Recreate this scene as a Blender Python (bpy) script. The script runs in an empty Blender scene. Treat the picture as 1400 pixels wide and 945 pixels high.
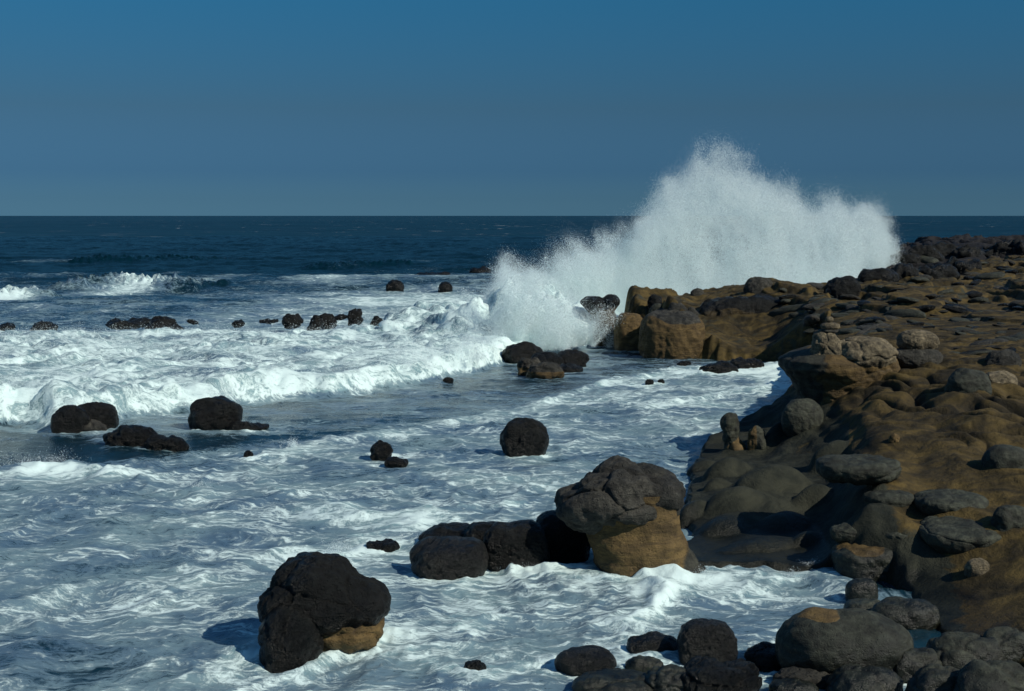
import bpy, math, random
import numpy as np
from mathutils import Vector
C = bpy.context.scene
col = C.collection
rng = np.random.default_rng(7)
F = 1923.0; H = 6.0
PITCH = math.atan(177.5 / F)

# ------------------------------------------------------------ camera maths
def ray(px, py):
    u = (px - 700) / F; v = (472.5 - py) / F
    cp, sp = math.cos(PITCH), math.sin(PITCH)
    return np.array([u, cp + v * sp, -sp + v * cp])
def onz(px, py, z=0.0):
    d = ray(px, py); t = (z - H) / d[2]
    return np.array([d[0] * t, d[1] * t, z])
def aty(px, py, Y):
    d = ray(px, py); t = Y / d[1]
    return np.array([d[0] * t, Y, H + d[2] * t])
def colx(px, Y):            # x of a pixel column at depth Y
    return (px - 700) / F * Y

# ------------------------------------------------------------ noise
def _h(ix, iy, iz, s):
    n = (ix * 374761393 + iy * 668265263 + iz * 2147483647 + s * 1274126177) & 0xFFFFFFFF
    n = ((n ^ (n >> 13)) * 1103515245) & 0xFFFFFFFF
    n = ((n ^ (n >> 16)) * 2246822519) & 0xFFFFFFFF
    return ((n ^ (n >> 15)) & 0xFFFFFF).astype(np.float32) / 16777215.0
def noise2(x, y, s=0):      # gradient noise, about -1..1
    x0 = np.floor(x); y0 = np.floor(y)
    fx = (x - x0).astype(np.float32); fy = (y - y0).astype(np.float32)
    ix = x0.astype(np.int64); iy = y0.astype(np.int64)
    ux = fx * fx * fx * (fx * (fx * 6 - 15) + 10); uy = fy * fy * fy * (fy * (fy * 6 - 15) + 10)
    def g(a, b):
        t = _h(ix + a, iy + b, ix * 0, s) * 6.2831853
        return np.cos(t) * (fx - a) + np.sin(t) * (fy - b)
    n0 = g(0, 0) * (1 - ux) + g(1, 0) * ux
    n1 = g(0, 1) * (1 - ux) + g(1, 1) * ux
    return (n0 * (1 - uy) + n1 * uy) * 1.5
def noise3(p, s=0):         # value noise, -1..1
    p0 = np.floor(p); f = p - p0; i = p0.astype(np.int64)
    u = f * f * f * (f * (f * 6 - 15) + 10)
    r = 0
    for a in (0, 1):
        wx = u[:, 0] if a else 1 - u[:, 0]
        for b in (0, 1):
            wy = u[:, 1] if b else 1 - u[:, 1]
            for c in (0, 1):
                wz = u[:, 2] if c else 1 - u[:, 2]
                r = r + wx * wy * wz * _h(i[:, 0] + a, i[:, 1] + b, i[:, 2] + c, s)
    return r * 2 - 1
def fbm3(p, o=4, s=0, gain=.5):
    r = 0; a = 1; t = 0
    for k in range(o):
        r = r + a * noise3(p * 2.03 ** k + k * 7.3, s + k); t += a; a *= gain
    return r / t
def fbm2(x, y, o=4, s=0, gain=.5):
    r = 0; a = 1; t = 0
    for k in range(o):
        r = r + a * noise2(x * 2.03 ** k + k * 3.1, y * 2.03 ** k - k * 5.7, s + k); t += a; a *= gain
    return r / t
def sst(a, b, x):
    t = np.clip((x - a) / (b - a), 0, 1); return t * t * (3 - 2 * t)

# ------------------------------------------------------------ mesh helpers
def mk(name, V, Fc, mat, loc=(0, 0, 0), attrs=None, smooth=True, parent=None):
    V = np.asarray(V, np.float32); Fc = np.asarray(Fc, np.int32)
    me = bpy.data.meshes.new(name)
    k = Fc.shape[1]
    me.vertices.add(len(V)); me.vertices.foreach_set('co', V.ravel())
    me.loops.add(Fc.size); me.loops.foreach_set('vertex_index', Fc.ravel())
    me.polygons.add(len(Fc))
    me.polygons.foreach_set('loop_start', np.arange(0, Fc.size, k, dtype=np.int32))
    if smooth: me.polygons.foreach_set('use_smooth', np.ones(len(Fc), bool))
    me.update(calc_edges=True)
    for a, v in (attrs or {}).items():
        at = me.attributes.new(a, 'FLOAT', 'POINT'); at.data.foreach_set('value', np.asarray(v, np.float32))
    me.materials.append(mat)
    o = bpy.data.objects.new(name, me); o.location = loc; col.objects.link(o)
    if parent: o.parent = parent
    return o
def tag(o, label, cat, group=None, kind=None):
    if label: o['label'] = label
    if cat: o['category'] = cat
    if group: o['group'] = group
    if kind: o['kind'] = kind
    return o
def grid_faces(ny, nx):
    i = np.arange(ny * nx).reshape(ny, nx)
    return np.stack([i[:-1, :-1], i[:-1, 1:], i[1:, 1:], i[1:, :-1]], -1).reshape(-1, 4)
_ico = {}
def ico(n):
    if n not in _ico:
        import bmesh
        bm = bmesh.new(); bmesh.ops.create_icosphere(bm, subdivisions=n, radius=1)
        bm.verts.ensure_lookup_table()
        V = np.array([v.co for v in bm.verts]); Fc = np.array([[v.index for v in f.verts] for f in bm.faces])
        bm.free(); V /= np.linalg.norm(V, axis=1)[:, None]
        _ico[n] = (V, Fc)
    return _ico[n]

# ------------------------------------------------------------ materials
def nt(m): return m.node_tree.nodes, m.node_tree.links
class NB:
    def __init__(s, m): m.use_nodes = True; s.n = m.node_tree.nodes; s.l = m.node_tree.links; s.n.clear()
    def new(s, t, **kw):
        x = s.n.new(t)
        for k, v in kw.items(): setattr(x, k, v)
        return x
    def put(s, x, i, v):
        if v is None: return
        if hasattr(v, 'is_linked') or hasattr(v, 'links'): s.l.new(v, x.inputs[i])
        else: x.inputs[i].default_value = v
    def math(s, op, a, b=None, c=None, clamp=False):
        x = s.new('ShaderNodeMath', operation=op, use_clamp=clamp)
        s.put(x, 0, a); s.put(x, 1, b); s.put(x, 2, c); return x.outputs[0]
    def ss(s, v, a, b, lo=0., hi=1.):
        x = s.new('ShaderNodeMapRange', interpolation_type='SMOOTHSTEP')
        s.put(x, 0, v); s.put(x, 1, a); s.put(x, 2, b); s.put(x, 3, lo); s.put(x, 4, hi); return x.outputs[0]
    def mix(s, f, a, b, mode='MIX'):
        x = s.new('ShaderNodeMix', data_type='RGBA', blend_type=mode)
        s.put(x, 0, f); s.put(x, 6, a); s.put(x, 7, b); return x.outputs[2]
    def noise(s, vec, scale, det=4, rough=.55, dist=0., lac=2.):
        x = s.new('ShaderNodeTexNoise'); s.put(x, 'Vector', vec)
        s.put(x, 'Scale', scale); s.put(x, 'Detail', det); s.put(x, 'Roughness', rough); s.put(x, 'Distortion', dist); s.put(x, 'Lacunarity', lac)
        return x.outputs[0]
    def attr(s, name):
        x = s.new('ShaderNodeAttribute', attribute_name=name); return x.outputs['Fac']
    def map(s, vec, sc=(1, 1, 1), rot=(0, 0, 0)):
        x = s.new('ShaderNodeMapping'); s.put(x, 0, vec); x.inputs['Scale'].default_value = sc; x.inputs['Rotation'].default_value = rot
        return x.outputs[0]
def c4(*c): return (*c, 1.0)

def rock_mat(name, base, dark, ochre, wet=.0, bump=.03, spec=.35, grain=1.0, dryz=0.45):
    m = bpy.data.materials.new(name); b = NB(m)
    tc = b.new('ShaderNodeTexCoord'); geo = b.new('ShaderNodeNewGeometry'); P = tc.outputs['Object']
    oi = b.new('ShaderNodeObjectInfo')
    add = b.new('ShaderNodeVectorMath', operation='ADD'); b.put(add, 0, P)
    cmb = b.new('ShaderNodeCombineXYZ'); b.put(cmb, 0, b.math('MULTIPLY', oi.outputs['Random'], 40.)); b.put(add, 1, cmb.outputs[0])
    P = add.outputs[0]
    n1 = b.noise(P, 1.1, 5, .6, .4); n2 = b.noise(P, 5 * grain, 6, .68, .2); n3 = b.noise(P, 28 * grain, 5, .72)
    tone = b.ss(n1, .36, .64)
    cb = b.mix(tone, c4(*dark), c4(*base))
    # fine mottling
    mott = b.ss(n2, .3, .70, .45, 1.65)
    cm = b.new('ShaderNodeVectorMath', operation='SCALE'); b.put(cm, 0, cb); b.put(cm, 'Scale', mott)
    # ochre sandstone
    oc2 = b.noise(P, 2.3, 5, .6, .5)
    ocol = b.mix(b.ss(oc2, .3, .7), c4(ochre[0] * .62, ochre[1] * .6, ochre[2] * .6), c4(ochre[0] * 1.15, ochre[1] * 1.12, ochre[2] * 1.1))
    band = b.noise(b.map(P, (1.2, 1.2, 9.)), 1.6, 4, .6, 1.1)
    ocol = b.mix(b.ss(band, .42, .7, 0., .45), ocol, c4(ochre[0] * .5, ochre[1] * .45, ochre[2] * .5))
    om = b.attr('ochre')
    om2 = b.math('ADD', om, b.math('ADD', b.math('MULTIPLY', b.math('SUBTRACT', n2, .5), .9), b.math('MULTIPLY', b.math('SUBTRACT', n1, .5), .7)))
    f = b.ss(om2, .36, .64)
    colr = b.mix(f, cm.outputs[0], ocol)
    # pits: small dark specks
    sp = b.ss(n3, .55, .70, 1.15, .35)
    lay = b.noise(b.map(P, (1., 1., 5.), (.25, .1, 0)), 2.2, 6, .7, .9)
    sp = b.math('MULTIPLY', sp, b.ss(lay, .38, .62, .70, 1.2))
    cs = b.new('ShaderNodeVectorMath', operation='SCALE'); b.put(cs, 0, colr); b.put(cs, 'Scale', sp)
    # crevices (darker colour along cracks, stored per vertex)
    cr = b.attr('crack')
    c2 = b.mix(b.math('MULTIPLY', cr, .65), cs.outputs[0], c4(.012, .012, .012))
    # wetness near the water line
    sz = b.new('ShaderNodeSeparateXYZ'); b.put(sz, 0, geo.outputs['Position'])
    zz = b.math('ADD', sz.outputs[2], b.math('MULTIPLY', b.math('SUBTRACT', n1, .5), .9))
    wl = b.ss(zz, dryz - .25, dryz + .25, 1., 0.)
    wetf = b.math('MAXIMUM', wl, b.math('MULTIPLY', b.ss(n1, .45, .62), wet))
    wetf = b.math('MULTIPLY', wetf, 1.0, clamp=True)
    dk = b.new('ShaderNodeVectorMath', operation='SCALE'); b.put(dk, 0, c2); b.put(dk, 'Scale', b.math('SUBTRACT', 1., b.math('MULTIPLY', wetf, .42)))
    p = b.new('ShaderNodeBsdfPrincipled')
    b.put(p, 'Base Color', dk.outputs[0])
    b.put(p, 'Roughness', b.math('ADD', b.math('MULTIPLY', wetf, -.50), b.math('ADD', .72, b.math('MULTIPLY', n3, .15))))
    b.put(p, 'Specular IOR Level', spec)
    bp = b.new('ShaderNodeBump'); b.put(bp, 'Distance', bump); b.put(bp, 'Strength', 1.)
    pit = b.new('ShaderNodeTexVoronoi', feature='F1'); b.put(pit, 'Vector', P); b.put(pit, 'Scale', 13. * grain)
    hh = b.math('ADD', b.math('MULTIPLY', n2, 1.9), b.math('ADD', b.math('MULTIPLY', n3, .8), b.ss(pit.outputs[0], .0, .32, -.5, 0.)))
    hh = b.math('ADD', b.math('ADD', hh, b.math('MULTIPLY', lay, 1.1)), b.math('MULTIPLY', b.math('MULTIPLY', band, f), .5))
    b.put(bp, 'Height', hh); b.put(p, 'Normal', bp.outputs[0])
    o = b.new('ShaderNodeOutputMaterial'); b.l.new(p.outputs[0], o.inputs[0])
    return m
OCH = (.095, .064, .022)
M_black = rock_mat('wet_black_rock', (.0085, .0095, .0085), (.0028, .0035, .0033), (.07, .052, .022), wet=1.6, bump=.05, spec=.24, dryz=.6)
M_wet = rock_mat('streaming_wet_rock', (.013, .0135, .011), (.004, .0045, .004), (.07, .052, .022), wet=2., bump=.035, spec=.32, dryz=1.2, grain=1.3)
M_cap = rock_mat('grey_cap_rock', (.042, .040, .032), (.015, .0155, .013), OCH, wet=0., bump=.045, grain=1.2, dryz=.1)
M_grey = rock_mat('olive_grey_stone', (.031, .034, .023), (.016, .0185, .0135), OCH, wet=.1, bump=.014, grain=1.6, dryz=.40)
M_pale = rock_mat('pale_dry_stone', (.125, .102, .062), (.06, .049, .029), (.13, .08, .035), wet=0, bump=.02, grain=1.5, dryz=-1)
M_ochre = rock_mat('ochre_sandstone', (.030, .030, .021), (.017, .018, .013), OCH, wet=0., bump=.02, dryz=.12)

def terrain_mat():
    m = bpy.data.materials.new('coastal_bedrock'); b = NB(m)
    geo = b.new('ShaderNodeNewGeometry'); P = geo.outputs['Position']
    n0 = b.noise(P, .35, 4, .6, .8); n1 = b.noise(P, 1.3, 6, .62, .9); n2 = b.noise(P, 6., 6, .7, .3); n3 = b.noise(P, 32., 4, .7)
    st = b.noise(b.map(P, (1., 1.3, 2.2), (0, 0, .35)), .9, 6, .62, 1.0)
    br = b.mix(b.ss(st, .35, .68), c4(.021, .0165, .0075), c4(.098, .068, .021))
    br = b.mix(b.ss(n2, .45, .75, 0., .55), br, c4(.022, .018, .012))
    gy = b.mix(b.ss(n1, .36, .66), c4(.012, .0145, .0105), c4(.032, .034, .023))
    g = b.math('ADD', b.attr('grey'), b.math('MULTIPLY', b.math('SUBTRACT', n1, .5), 1.5))
    g = b.ss(g, .38, .62)
    cc = b.mix(g, br, gy)
    sp = b.ss(n3, .58, .75, 1.05, .5)
    s1 = b.new('ShaderNodeVectorMath', operation='SCALE'); b.put(s1, 0, cc); b.put(s1, 'Scale', sp)
    cr = b.mix(b.math('MULTIPLY', b.attr('crack'), .7), s1.outputs[0], c4(.010, .010, .009))
    bl = b.mix(b.ss(b.math('ADD', b.attr('black'), b.math('MULTIPLY', b.math('SUBTRACT', n1, .5), .6)), .4, .6), cr, c4(.016, .015, .015))
    wet = b.math('ADD', b.attr('wet'), b.math('MULTIPLY', b.math('SUBTRACT', n0, .5), .9)); wet = b.ss(wet, .35, .6)
    s2 = b.new('ShaderNodeVectorMath', operation='SCALE'); b.put(s2, 0, bl); b.put(s2, 'Scale', b.math('SUBTRACT', 1., b.math('MULTIPLY', wet, .45)))
    p = b.new('ShaderNodeBsdfPrincipled'); b.put(p, 'Base Color', s2.outputs[0])
    b.put(p, 'Roughness', b.math('SUBTRACT', .82, b.math('MULTIPLY', wet, .45))); b.put(p, 'Specular IOR Level', .2)
    bp = b.new('ShaderNodeBump'); b.put(bp, 'Distance', .045); b.put(bp, 'Strength', .8)
    b.put(bp, 'Height', b.math('ADD', b.math('MULTIPLY', n2, 1.4), b.math('ADD', b.math('MULTIPLY', n3, .5), b.math('MULTIPLY', n1, 2.))))
    b.put(p, 'Normal', bp.outputs[0])
    o = b.new('ShaderNodeOutputMaterial'); b.l.new(p.outputs[0], o.inputs[0])
    return m

def water_mat():
    m = bpy.data.materials.new('sea_water_with_foam'); b = NB(m)
    geo = b.new('ShaderNodeNewGeometry'); P = geo.outputs['Position']
    # warp
    wn = b.new('ShaderNodeTexNoise'); b.put(wn, 'Vector', P); b.put(wn, 'Scale', .45); b.put(wn, 'Detail', 4.)
    sub = b.new('ShaderNodeVectorMath', operation='SUBTRACT'); b.put(sub, 0, wn.outputs['Color']); sub.inputs[1].default_value = (.5, .5, .5)
    sc = b.new('ShaderNodeVectorMath', operation='SCALE'); b.put(sc, 0, sub.outputs[0]); b.put(sc, 'Scale', 2.6)
    ad = b.new('ShaderNodeVectorMath', operation='ADD'); b.put(ad, 0, P); b.put(ad, 1, sc.outputs[0])
    W = b.map(ad.outputs[0], (.5, 1.2, 0.6))
    c = b.attr('foam'); far = b.attr('far')
    n1 = b.noise(W, .9, 7, .62, .5)
    n2 = b.noise(W, 4.2, 6, .68, .8)
    n3 = b.noise(b.map(ad.outputs[0], (1, 1.6, 1)), 17., 5, .7)
    vo = b.new('ShaderNodeTexVoronoi', feature='DISTANCE_TO_EDGE'); b.put(vo, 'Vector', W); b.put(vo, 'Scale', 2.1); b.put(vo, 'Randomness', 1.)
    vo2 = b.new('ShaderNodeTexVoronoi', feature='DISTANCE_TO_EDGE'); b.put(vo2, 'Vector', W); b.put(vo2, 'Scale', 6.5)
    lace = b.math('ADD', b.ss(vo.outputs[0], 0., .2, .10, 0.), b.ss(vo2.outputs[0], 0., .2, .06, 0.))
    v = b.math('ADD', b.math('MULTIPLY', n1, .55), b.math('MULTIPLY', n2, .45))
    v = b.math('ADD', v, lace)
    v = b.math('ADD', v, b.math('MULTIPLY', b.math('SUBTRACT', n3, .5), .35))
    v = b.math('ADD', b.math('MULTIPLY', b.math('SUBTRACT', v, .5), 1.25), .5)
    stw = b.noise(b.map(ad.outputs[0], (.55, 2.6, 1.), (0, 0, .12)), 2.6, 7, .72, .6)
    stf = b.noise(b.map(P, (.5, 2.2, 1.), (0, 0, -.1)), 9., 5, .72, .5)
    v = b.math('ADD', v, b.math('MULTIPLY', b.math('SUBTRACT', stw, .5), .55))
    v = b.math('ADD', v, b.math('MULTIPLY', b.math('SUBTRACT', stf, .5), .42))
    # white foam and the paler film of bubbles under it
    tw = b.math('SUBTRACT', 1.03, b.math('MULTIPLY', c, .52))
    white = b.ss(b.math('SUBTRACT', v, tw), -.10, .16)
    tf = b.math('SUBTRACT', .92, b.math('MULTIPLY', c, .88))
    film = b.ss(b.math('SUBTRACT', v, tf), -.12, .20)
    deep = b.mix(far, c4(.004, .020, .031), c4(.0006, .013, .022))
    tq = b.noise(P, .5, 3, .5)
    filmc = b.mix(b.ss(tq, .35, .65), c4(.098, .170, .240), c4(.19, .29, .325))
    filmc = b.mix(b.ss(c, .75, 1.), filmc, c4(.24, .38, .41))
    cc = b.mix(b.math('MULTIPLY', film, .85), deep, filmc)
    cc = b.mix(white, cc, c4(.62, .77, .76))
    p = b.new('ShaderNodeBsdfPrincipled'); b.put(p, 'Base Color', cc); b.put(p, 'IOR', 1.33)
    b.put(p, 'Roughness', b.math('ADD', b.math('ADD', .10, b.math('MULTIPLY', far, .15)), b.math('MULTIPLY', b.math('MAXIMUM', white, b.math('MULTIPLY', film, .45)), .6)))
    b.put(p, 'Specular IOR Level', b.math('SUBTRACT', .45, b.math('MULTIPLY', far, .39)))
    bp = b.new('ShaderNodeBump'); b.put(bp, 'Strength', .6); b.put(bp, 'Distance', .06)
    n4 = b.noise(P, 2.2, 6, .65, .4)
    b.put(bp, 'Height', b.math('ADD', b.math('MULTIPLY', n4, .9), b.math('ADD', b.math('MULTIPLY', white, .35), b.math('MULTIPLY', n3, .35))))
    b.put(p, 'Normal', bp.outputs[0])
    o = b.new('ShaderNodeOutputMaterial'); b.l.new(p.outputs[0], o.inputs[0])
    return m

def spray_mat(name, colr=(.85, .94, .94)):
    m = bpy.data.materials.new(name); b = NB(m)
    d = b.new('ShaderNodeBsdfDiffuse'); d.inputs[0].default_value = c4(*colr)
    t = b.new('ShaderNodeBsdfTranslucent'); t.inputs[0].default_value = c4(*colr)
    x = b.new('ShaderNodeMixShader'); x.inputs[0].default_value = .45
    b.l.new(d.outputs[0], x.inputs[1]); b.l.new(t.outputs[0], x.inputs[2])
    o = b.new('ShaderNodeOutputMaterial'); b.l.new(x.outputs[0], o.inputs[0])
    return m
M_spray = spray_mat('white_spray_droplets')

# ------------------------------------------------------------ sea: zones
def polyline(pts):                  # [(px,py)] at sea level -> world xy sorted by x
    a = np.array([onz(px, py)[:2] for px, py in pts]); return a
front = polyline([(-500, 640), (-200, 600), (0, 588), (90, 590), (170, 573), (330, 552), (480, 538), (560, 528), (640, 516), (700, 492), (770, 480), (830, 472), (860, 455), (900, 430)])
second = polyline([(-500, 700), (0, 655), (60, 640), (130, 640), (250, 628), (400, 612), (480, 600), (600, 580), (700, 560), (830, 520), (900, 505), (1000, 498)])
def ycurve(poly, x): return np.interp(x, poly[:, 0], poly[:, 1])
splashes = []       # (x, y, radius, strength) of foam round rocks

ny, nx = 1150, 1150
yy = 11.0 * (400 / 11.0) ** np.linspace(0, 1, ny)
uu = np.linspace(-.62, .62, nx)
Y = np.repeat(yy[:, None], nx, 1); X = uu[None, :] * (Y + 3)
X = X.ravel().astype(np.float64); Y = Y.ravel().astype(np.float64)
X = X + 0; pxv = X / Y * F + 700
wx = X + 1.2 * noise2(X / 4, Y / 4, 11); wy = Y + 1.2 * noise2(X / 4, Y / 4, 12)
yf = ycurve(front, X) + .9 * noise2(X / 2.2, X * 0 + .5, 3) + .45 * noise2(X / .7, Y / .7, 4)
df = Y - yf                                    # >0 behind the surf front
ys = ycurve(second, X) + .8 * noise2(X / 2.5, X * 0 + 2.5, 5) + .5 * noise2(X / .8, Y / .8, 6)
ds = Y - ys
# bore
back = 67 + np.clip((pxv - 520) / 60, 0, 1) * 20
bore = sst(-.1, 1.5 + .8 * noise2(X / 1.6, Y / 1.6, 7), df) * (1 - sst(-4, 2.5, Y - back)) * np.clip(1.0 + .35 * noise2(X / 5, Y / 9, 8), .4, 2)
bore *= 1 - sst(840, 900, pxv)
Z = np.zeros_like(X)
b1 = 1 - np.abs(noise2(wx / 1.9, wy / 1.9, 21)); b2 = 1 - np.abs(noise2(wx / .8, wy / .8, 22)); b3 = 1 - np.abs(noise2(wx / .33, wy / .33, 23))
lump = (np.abs(noise2(wx / 2.1, wy / 2.1, 24)) * .60 + np.abs(noise2(wx / .9, wy / .9, 25)) * .30 + np.abs(noise2(wx / .4, wy / .4, 26)) * .07 + np.abs(noise2(X / .18, Y / .18, 27)) * .02)
Z += bore * (.62 + .62 * lump)
for px_, yy_, hh_, rx_, ry_ in ((690, 64.5, 1.5, 1.3, 1.6), (735, 66.5, 1.4, 1.6, 1.6), (790, 68.5, 1.3, 1.8, 1.6), (600, 66, .7, 2.5, 2.5), (640, 63, .8, 1.6, 2.)):
    Z += hh_ * np.exp(-((X - colx(px_, yy_)) / rx_) ** 2 - ((Y - yy_) / ry_) ** 2) * (.45 + 1.3 * lump)
# general chop
chop = .10 * (b1 ** 3 - .4) + .045 * (b2 ** 3 - .4) + .014 * (b3 ** 3 - .4) + .10 * fbm2(X / 3.5, Y / 2.5, 3, 31)
near = 1 - sst(60, 120, Y)
calm = np.clip(sst(-.5, 1, ds) * (1 - sst(-1, 0, df)), 0, 1)
Z += chop * near * (1 - .55 * calm) * (1 - sst(0, 1, df) * .5)
Z += .07 * np.exp(-((ds + .4) / .6) ** 2) * near * (1 - sst(0, 1, df)) * (1 + .8 * noise2(X / 2, Y / 2, 33))
# offshore swell
fy = sst(62, 90, Y)
sw = .55 * np.sin((Y + 4 * noise2(X / 18, Y / 30, 41)) / 6.5) * (.6 + .6 * noise2(X / 22, Y / 25, 42)) + .28 * (1 - np.abs(noise2(X / 6, Y / 4, 43))) ** 2 + .15 * fbm2(X / 2.5, Y / 1.6, 3, 44)
Z += fy * (sw - .1)
cres = sst(.35, .85, sw)
# coverage
foam = np.full_like(X, .65) + .34 * fbm2(X / 4.5, Y / 2.6, 4, 51)
foam += .10 * sst(.0, .35, chop) * near
foam = np.where(ds > 0, foam * (1 - calm) + calm * (.45 + .30 * fbm2(X / 3, Y / 1.2, 4, 52)), foam)
foam += .26 * np.exp(-((ds + .9) / 1.1) ** 2) * near * (1 - sst(-.5, .5, df)) * (.5 + 1.6 * np.clip(fbm2(X / 2.2, Y / 1.6, 3, 53), -.3, .6)) * sst(250, 520, pxv)
def patch(px, py, w, h, amt, z=0):
    """soft elliptical foam patch centred on a spot of sea"""
    global foam
    c = onz(px, py, z); a = onz(px, py - h / 2, z); d = onz(px, py + h / 2, z)
    rx = w / 2 / F * c[1]; ry = abs(a[1] - d[1]) / 2; cy = (a[1] + d[1]) / 2
    r = ((wx - c[0]) / rx) ** 2 + ((wy - cy) / ry) ** 2
    foam = foam + amt * np.exp(-r * 1.2)
patch(90, 615, 260, 44, -.42); patch(210, 612, 200, 26, -.3); patch(20, 635, 150, 30, -.2)
patch(340, 600, 120, 20, -.2); patch(720, 525, 160, 24, -.2); patch(480, 575, 200, 30, -.1)
patch(60, 900, 220, 70, -.08); patch(250, 880, 160, 50, -.06); patch(120, 790, 300, 50, -.1); patch(560, 650, 160, 24, -.1); patch(120, 720, 260, 40, .04)
patch(500, 700, 300, 60, .12); patch(820, 860, 260, 110, .2); patch(1000, 800, 160, 60, .18); patch(620, 830, 200, 100, .18)
patch(560, 900, 240, 90, .12); patch(960, 560, 260, 50, .18); patch(1060, 520, 60, 30, .5); patch(1040, 510, 120, 22, .22); patch(60, 640, 120, 30, .35)
patch(380, 640, 200, 30, .1); patch(900, 530, 200, 20, .2); patch(1230, 800, 60, 30, -.1); patch(400, 800, 200, 60, .05)
patch(1240, 880, 120, 60, -.5); patch(1230, 805, 130, 24, -.15)
def ridge(pts, h, w_, amt):
    """a small breaking crest along a line on the water"""
    global foam, Z
    p_ = [onz(a, b_)[:2] for a, b_ in pts]
    m_ = (X > min(q[0] for q in p_) - 2) & (X < max(q[0] for q in p_) + 2) & (Y > min(q[1] for q in p_) - 2) & (Y < max(q[1] for q in p_) + 2)
    x = X[m_] + .35 * noise2(X[m_] / .9, Y[m_] / .9, 201) + .12 * noise2(X[m_] / .3, Y[m_] / .3, 202); y = Y[m_] + .4 * noise2(X[m_] / .9, Y[m_] / .9, 203) + .12 * noise2(X[m_] / .3, Y[m_] / .3, 204)
    d_ = np.full(len(x), 9.)
    for a, b_ in zip(p_[:-1], p_[1:]):
        e = b_ - a; t = np.clip(((x - a[0]) * e[0] + (y - a[1]) * e[1]) / (e @ e), 0, 1)
        d_ = np.minimum(d_, np.hypot(x - a[0] - t * e[0], y - a[1] - t * e[1]))
    g = np.exp(-(d_ / w_) ** 2); var = .7 + .5 * noise2(x / .5, y / .5, 205)
    Z[m_] += h * g * var; foam[m_] += amt * np.exp(-(d_ / w_ / 1.5) ** 2) * var
for a_ in [([(905, 797), (888, 830), (862, 868)], .16, .28, .42), ([(650, 775), (700, 784), (790, 778)], .12, .25, .45), ([(780, 790), (860, 806), (900, 798)], .08, .25, .35), ([(905, 792), (1000, 788), (1130, 788), (1150, 802)], .07, .22, .45),
           ([(330, 652), (470, 700), (560, 718)], .08, .35, .26), ([(0, 650), (60, 640), (150, 650)], .22, .5, .35), ([(200, 662), (292, 684)], .12, .35, .22), ([(510, 652), (640, 655), (760, 672)], .08, .4, .24), ([(560, 905), (640, 925), (760, 900)], .08, .25, .3),
           ([(380, 764), (455, 760), (540, 740)], .1, .25, .3), ([(430, 910), (520, 870), (640, 850)], .08, .4, .25), ([(300, 925), (370, 890), (380, 850)], .05, .25, .28), ([(480, 745), (600, 700), (700, 690)], .08, .35, .28), ([(880, 560), (980, 540), (1080, 530)], .08, .5, .2),
           ([(700, 625), (760, 622)], .05, .25, .4), ([(80, 596), (140, 592), (170, 616)], .06, .3, .4), ([(262, 590), (330, 592)], .05, .25, .4), ([(120, 760), (260, 745), (340, 770)], .08, .4, .16), ([(0, 830), (150, 800), (260, 830)], .08, .4, .16), ([(950, 512), (1020, 508), (1085, 500)], .12, .5, .5)]:
    ridge(*a_)
for pts_, h_, w2_ in (([(100, 393), (160, 389), (240, 393)], 1.0, 2.0), ([(-30, 413), (40, 411)], .9, 1.8), ([(120, 363), (230, 360), (300, 357)], .8, 3.0), ([(250, 391), (300, 390)], .6, 1.4), ([(440, 366), (540, 364)], .6, 2.5)):
    ridge(pts_, h_, w2_, 0)
# offshore coverage
off = .17 + .46 * sst(180, 520, pxv) * (1 - sst(95, 150, Y)) + .20 * (1 - sst(75, 110, Y)) + .50 * fbm2(X / 11, Y / 9, 4, 61)
off = off + cres * .30 * (1 - sst(130, 210, Y)) - .34 * sst(115, 165, Y) - .6 * sst(150, 230, Y)
foam = np.where(df > 0, foam * (1 - fy) + off * fy, foam)
patch(165, 389, 120, 26, .72, .4); patch(205, 384, 60, 14, .35, .4); patch(0, 409, 80, 14, .9, .3); patch(270, 388, 50, 8, .6); patch(60, 362, 200, 6, .55); patch(250, 356, 140, 8, .7)
patch(330, 352, 120, 8, .4); patch(500, 362, 300, 12, .3); patch(1215, 297.6, 30, 2, .9); patch(420, 400, 300, 20, .2); patch(130, 330, 80, 5, .3); patch(560, 358, 160, 6, .4); patch(230, 372, 60, 5, .5); patch(70, 380, 60, 8, .4); patch(330, 378, 80, 5, .4); patch(450, 385, 100, 6, .4); patch(560, 372, 200, 18, .3); patch(600, 420, 260, 50, .35)
foam = np.maximum(foam, sst(.02, .25, bore) * (.92 + .42 * fbm2(X / 2.5, Y / 2.0, 4, 71) + .16 * np.exp(-(df / 2.) ** 2) + .22 * sst(560, 680, pxv)))
bore_foam = foam
Zsea = Z

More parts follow.
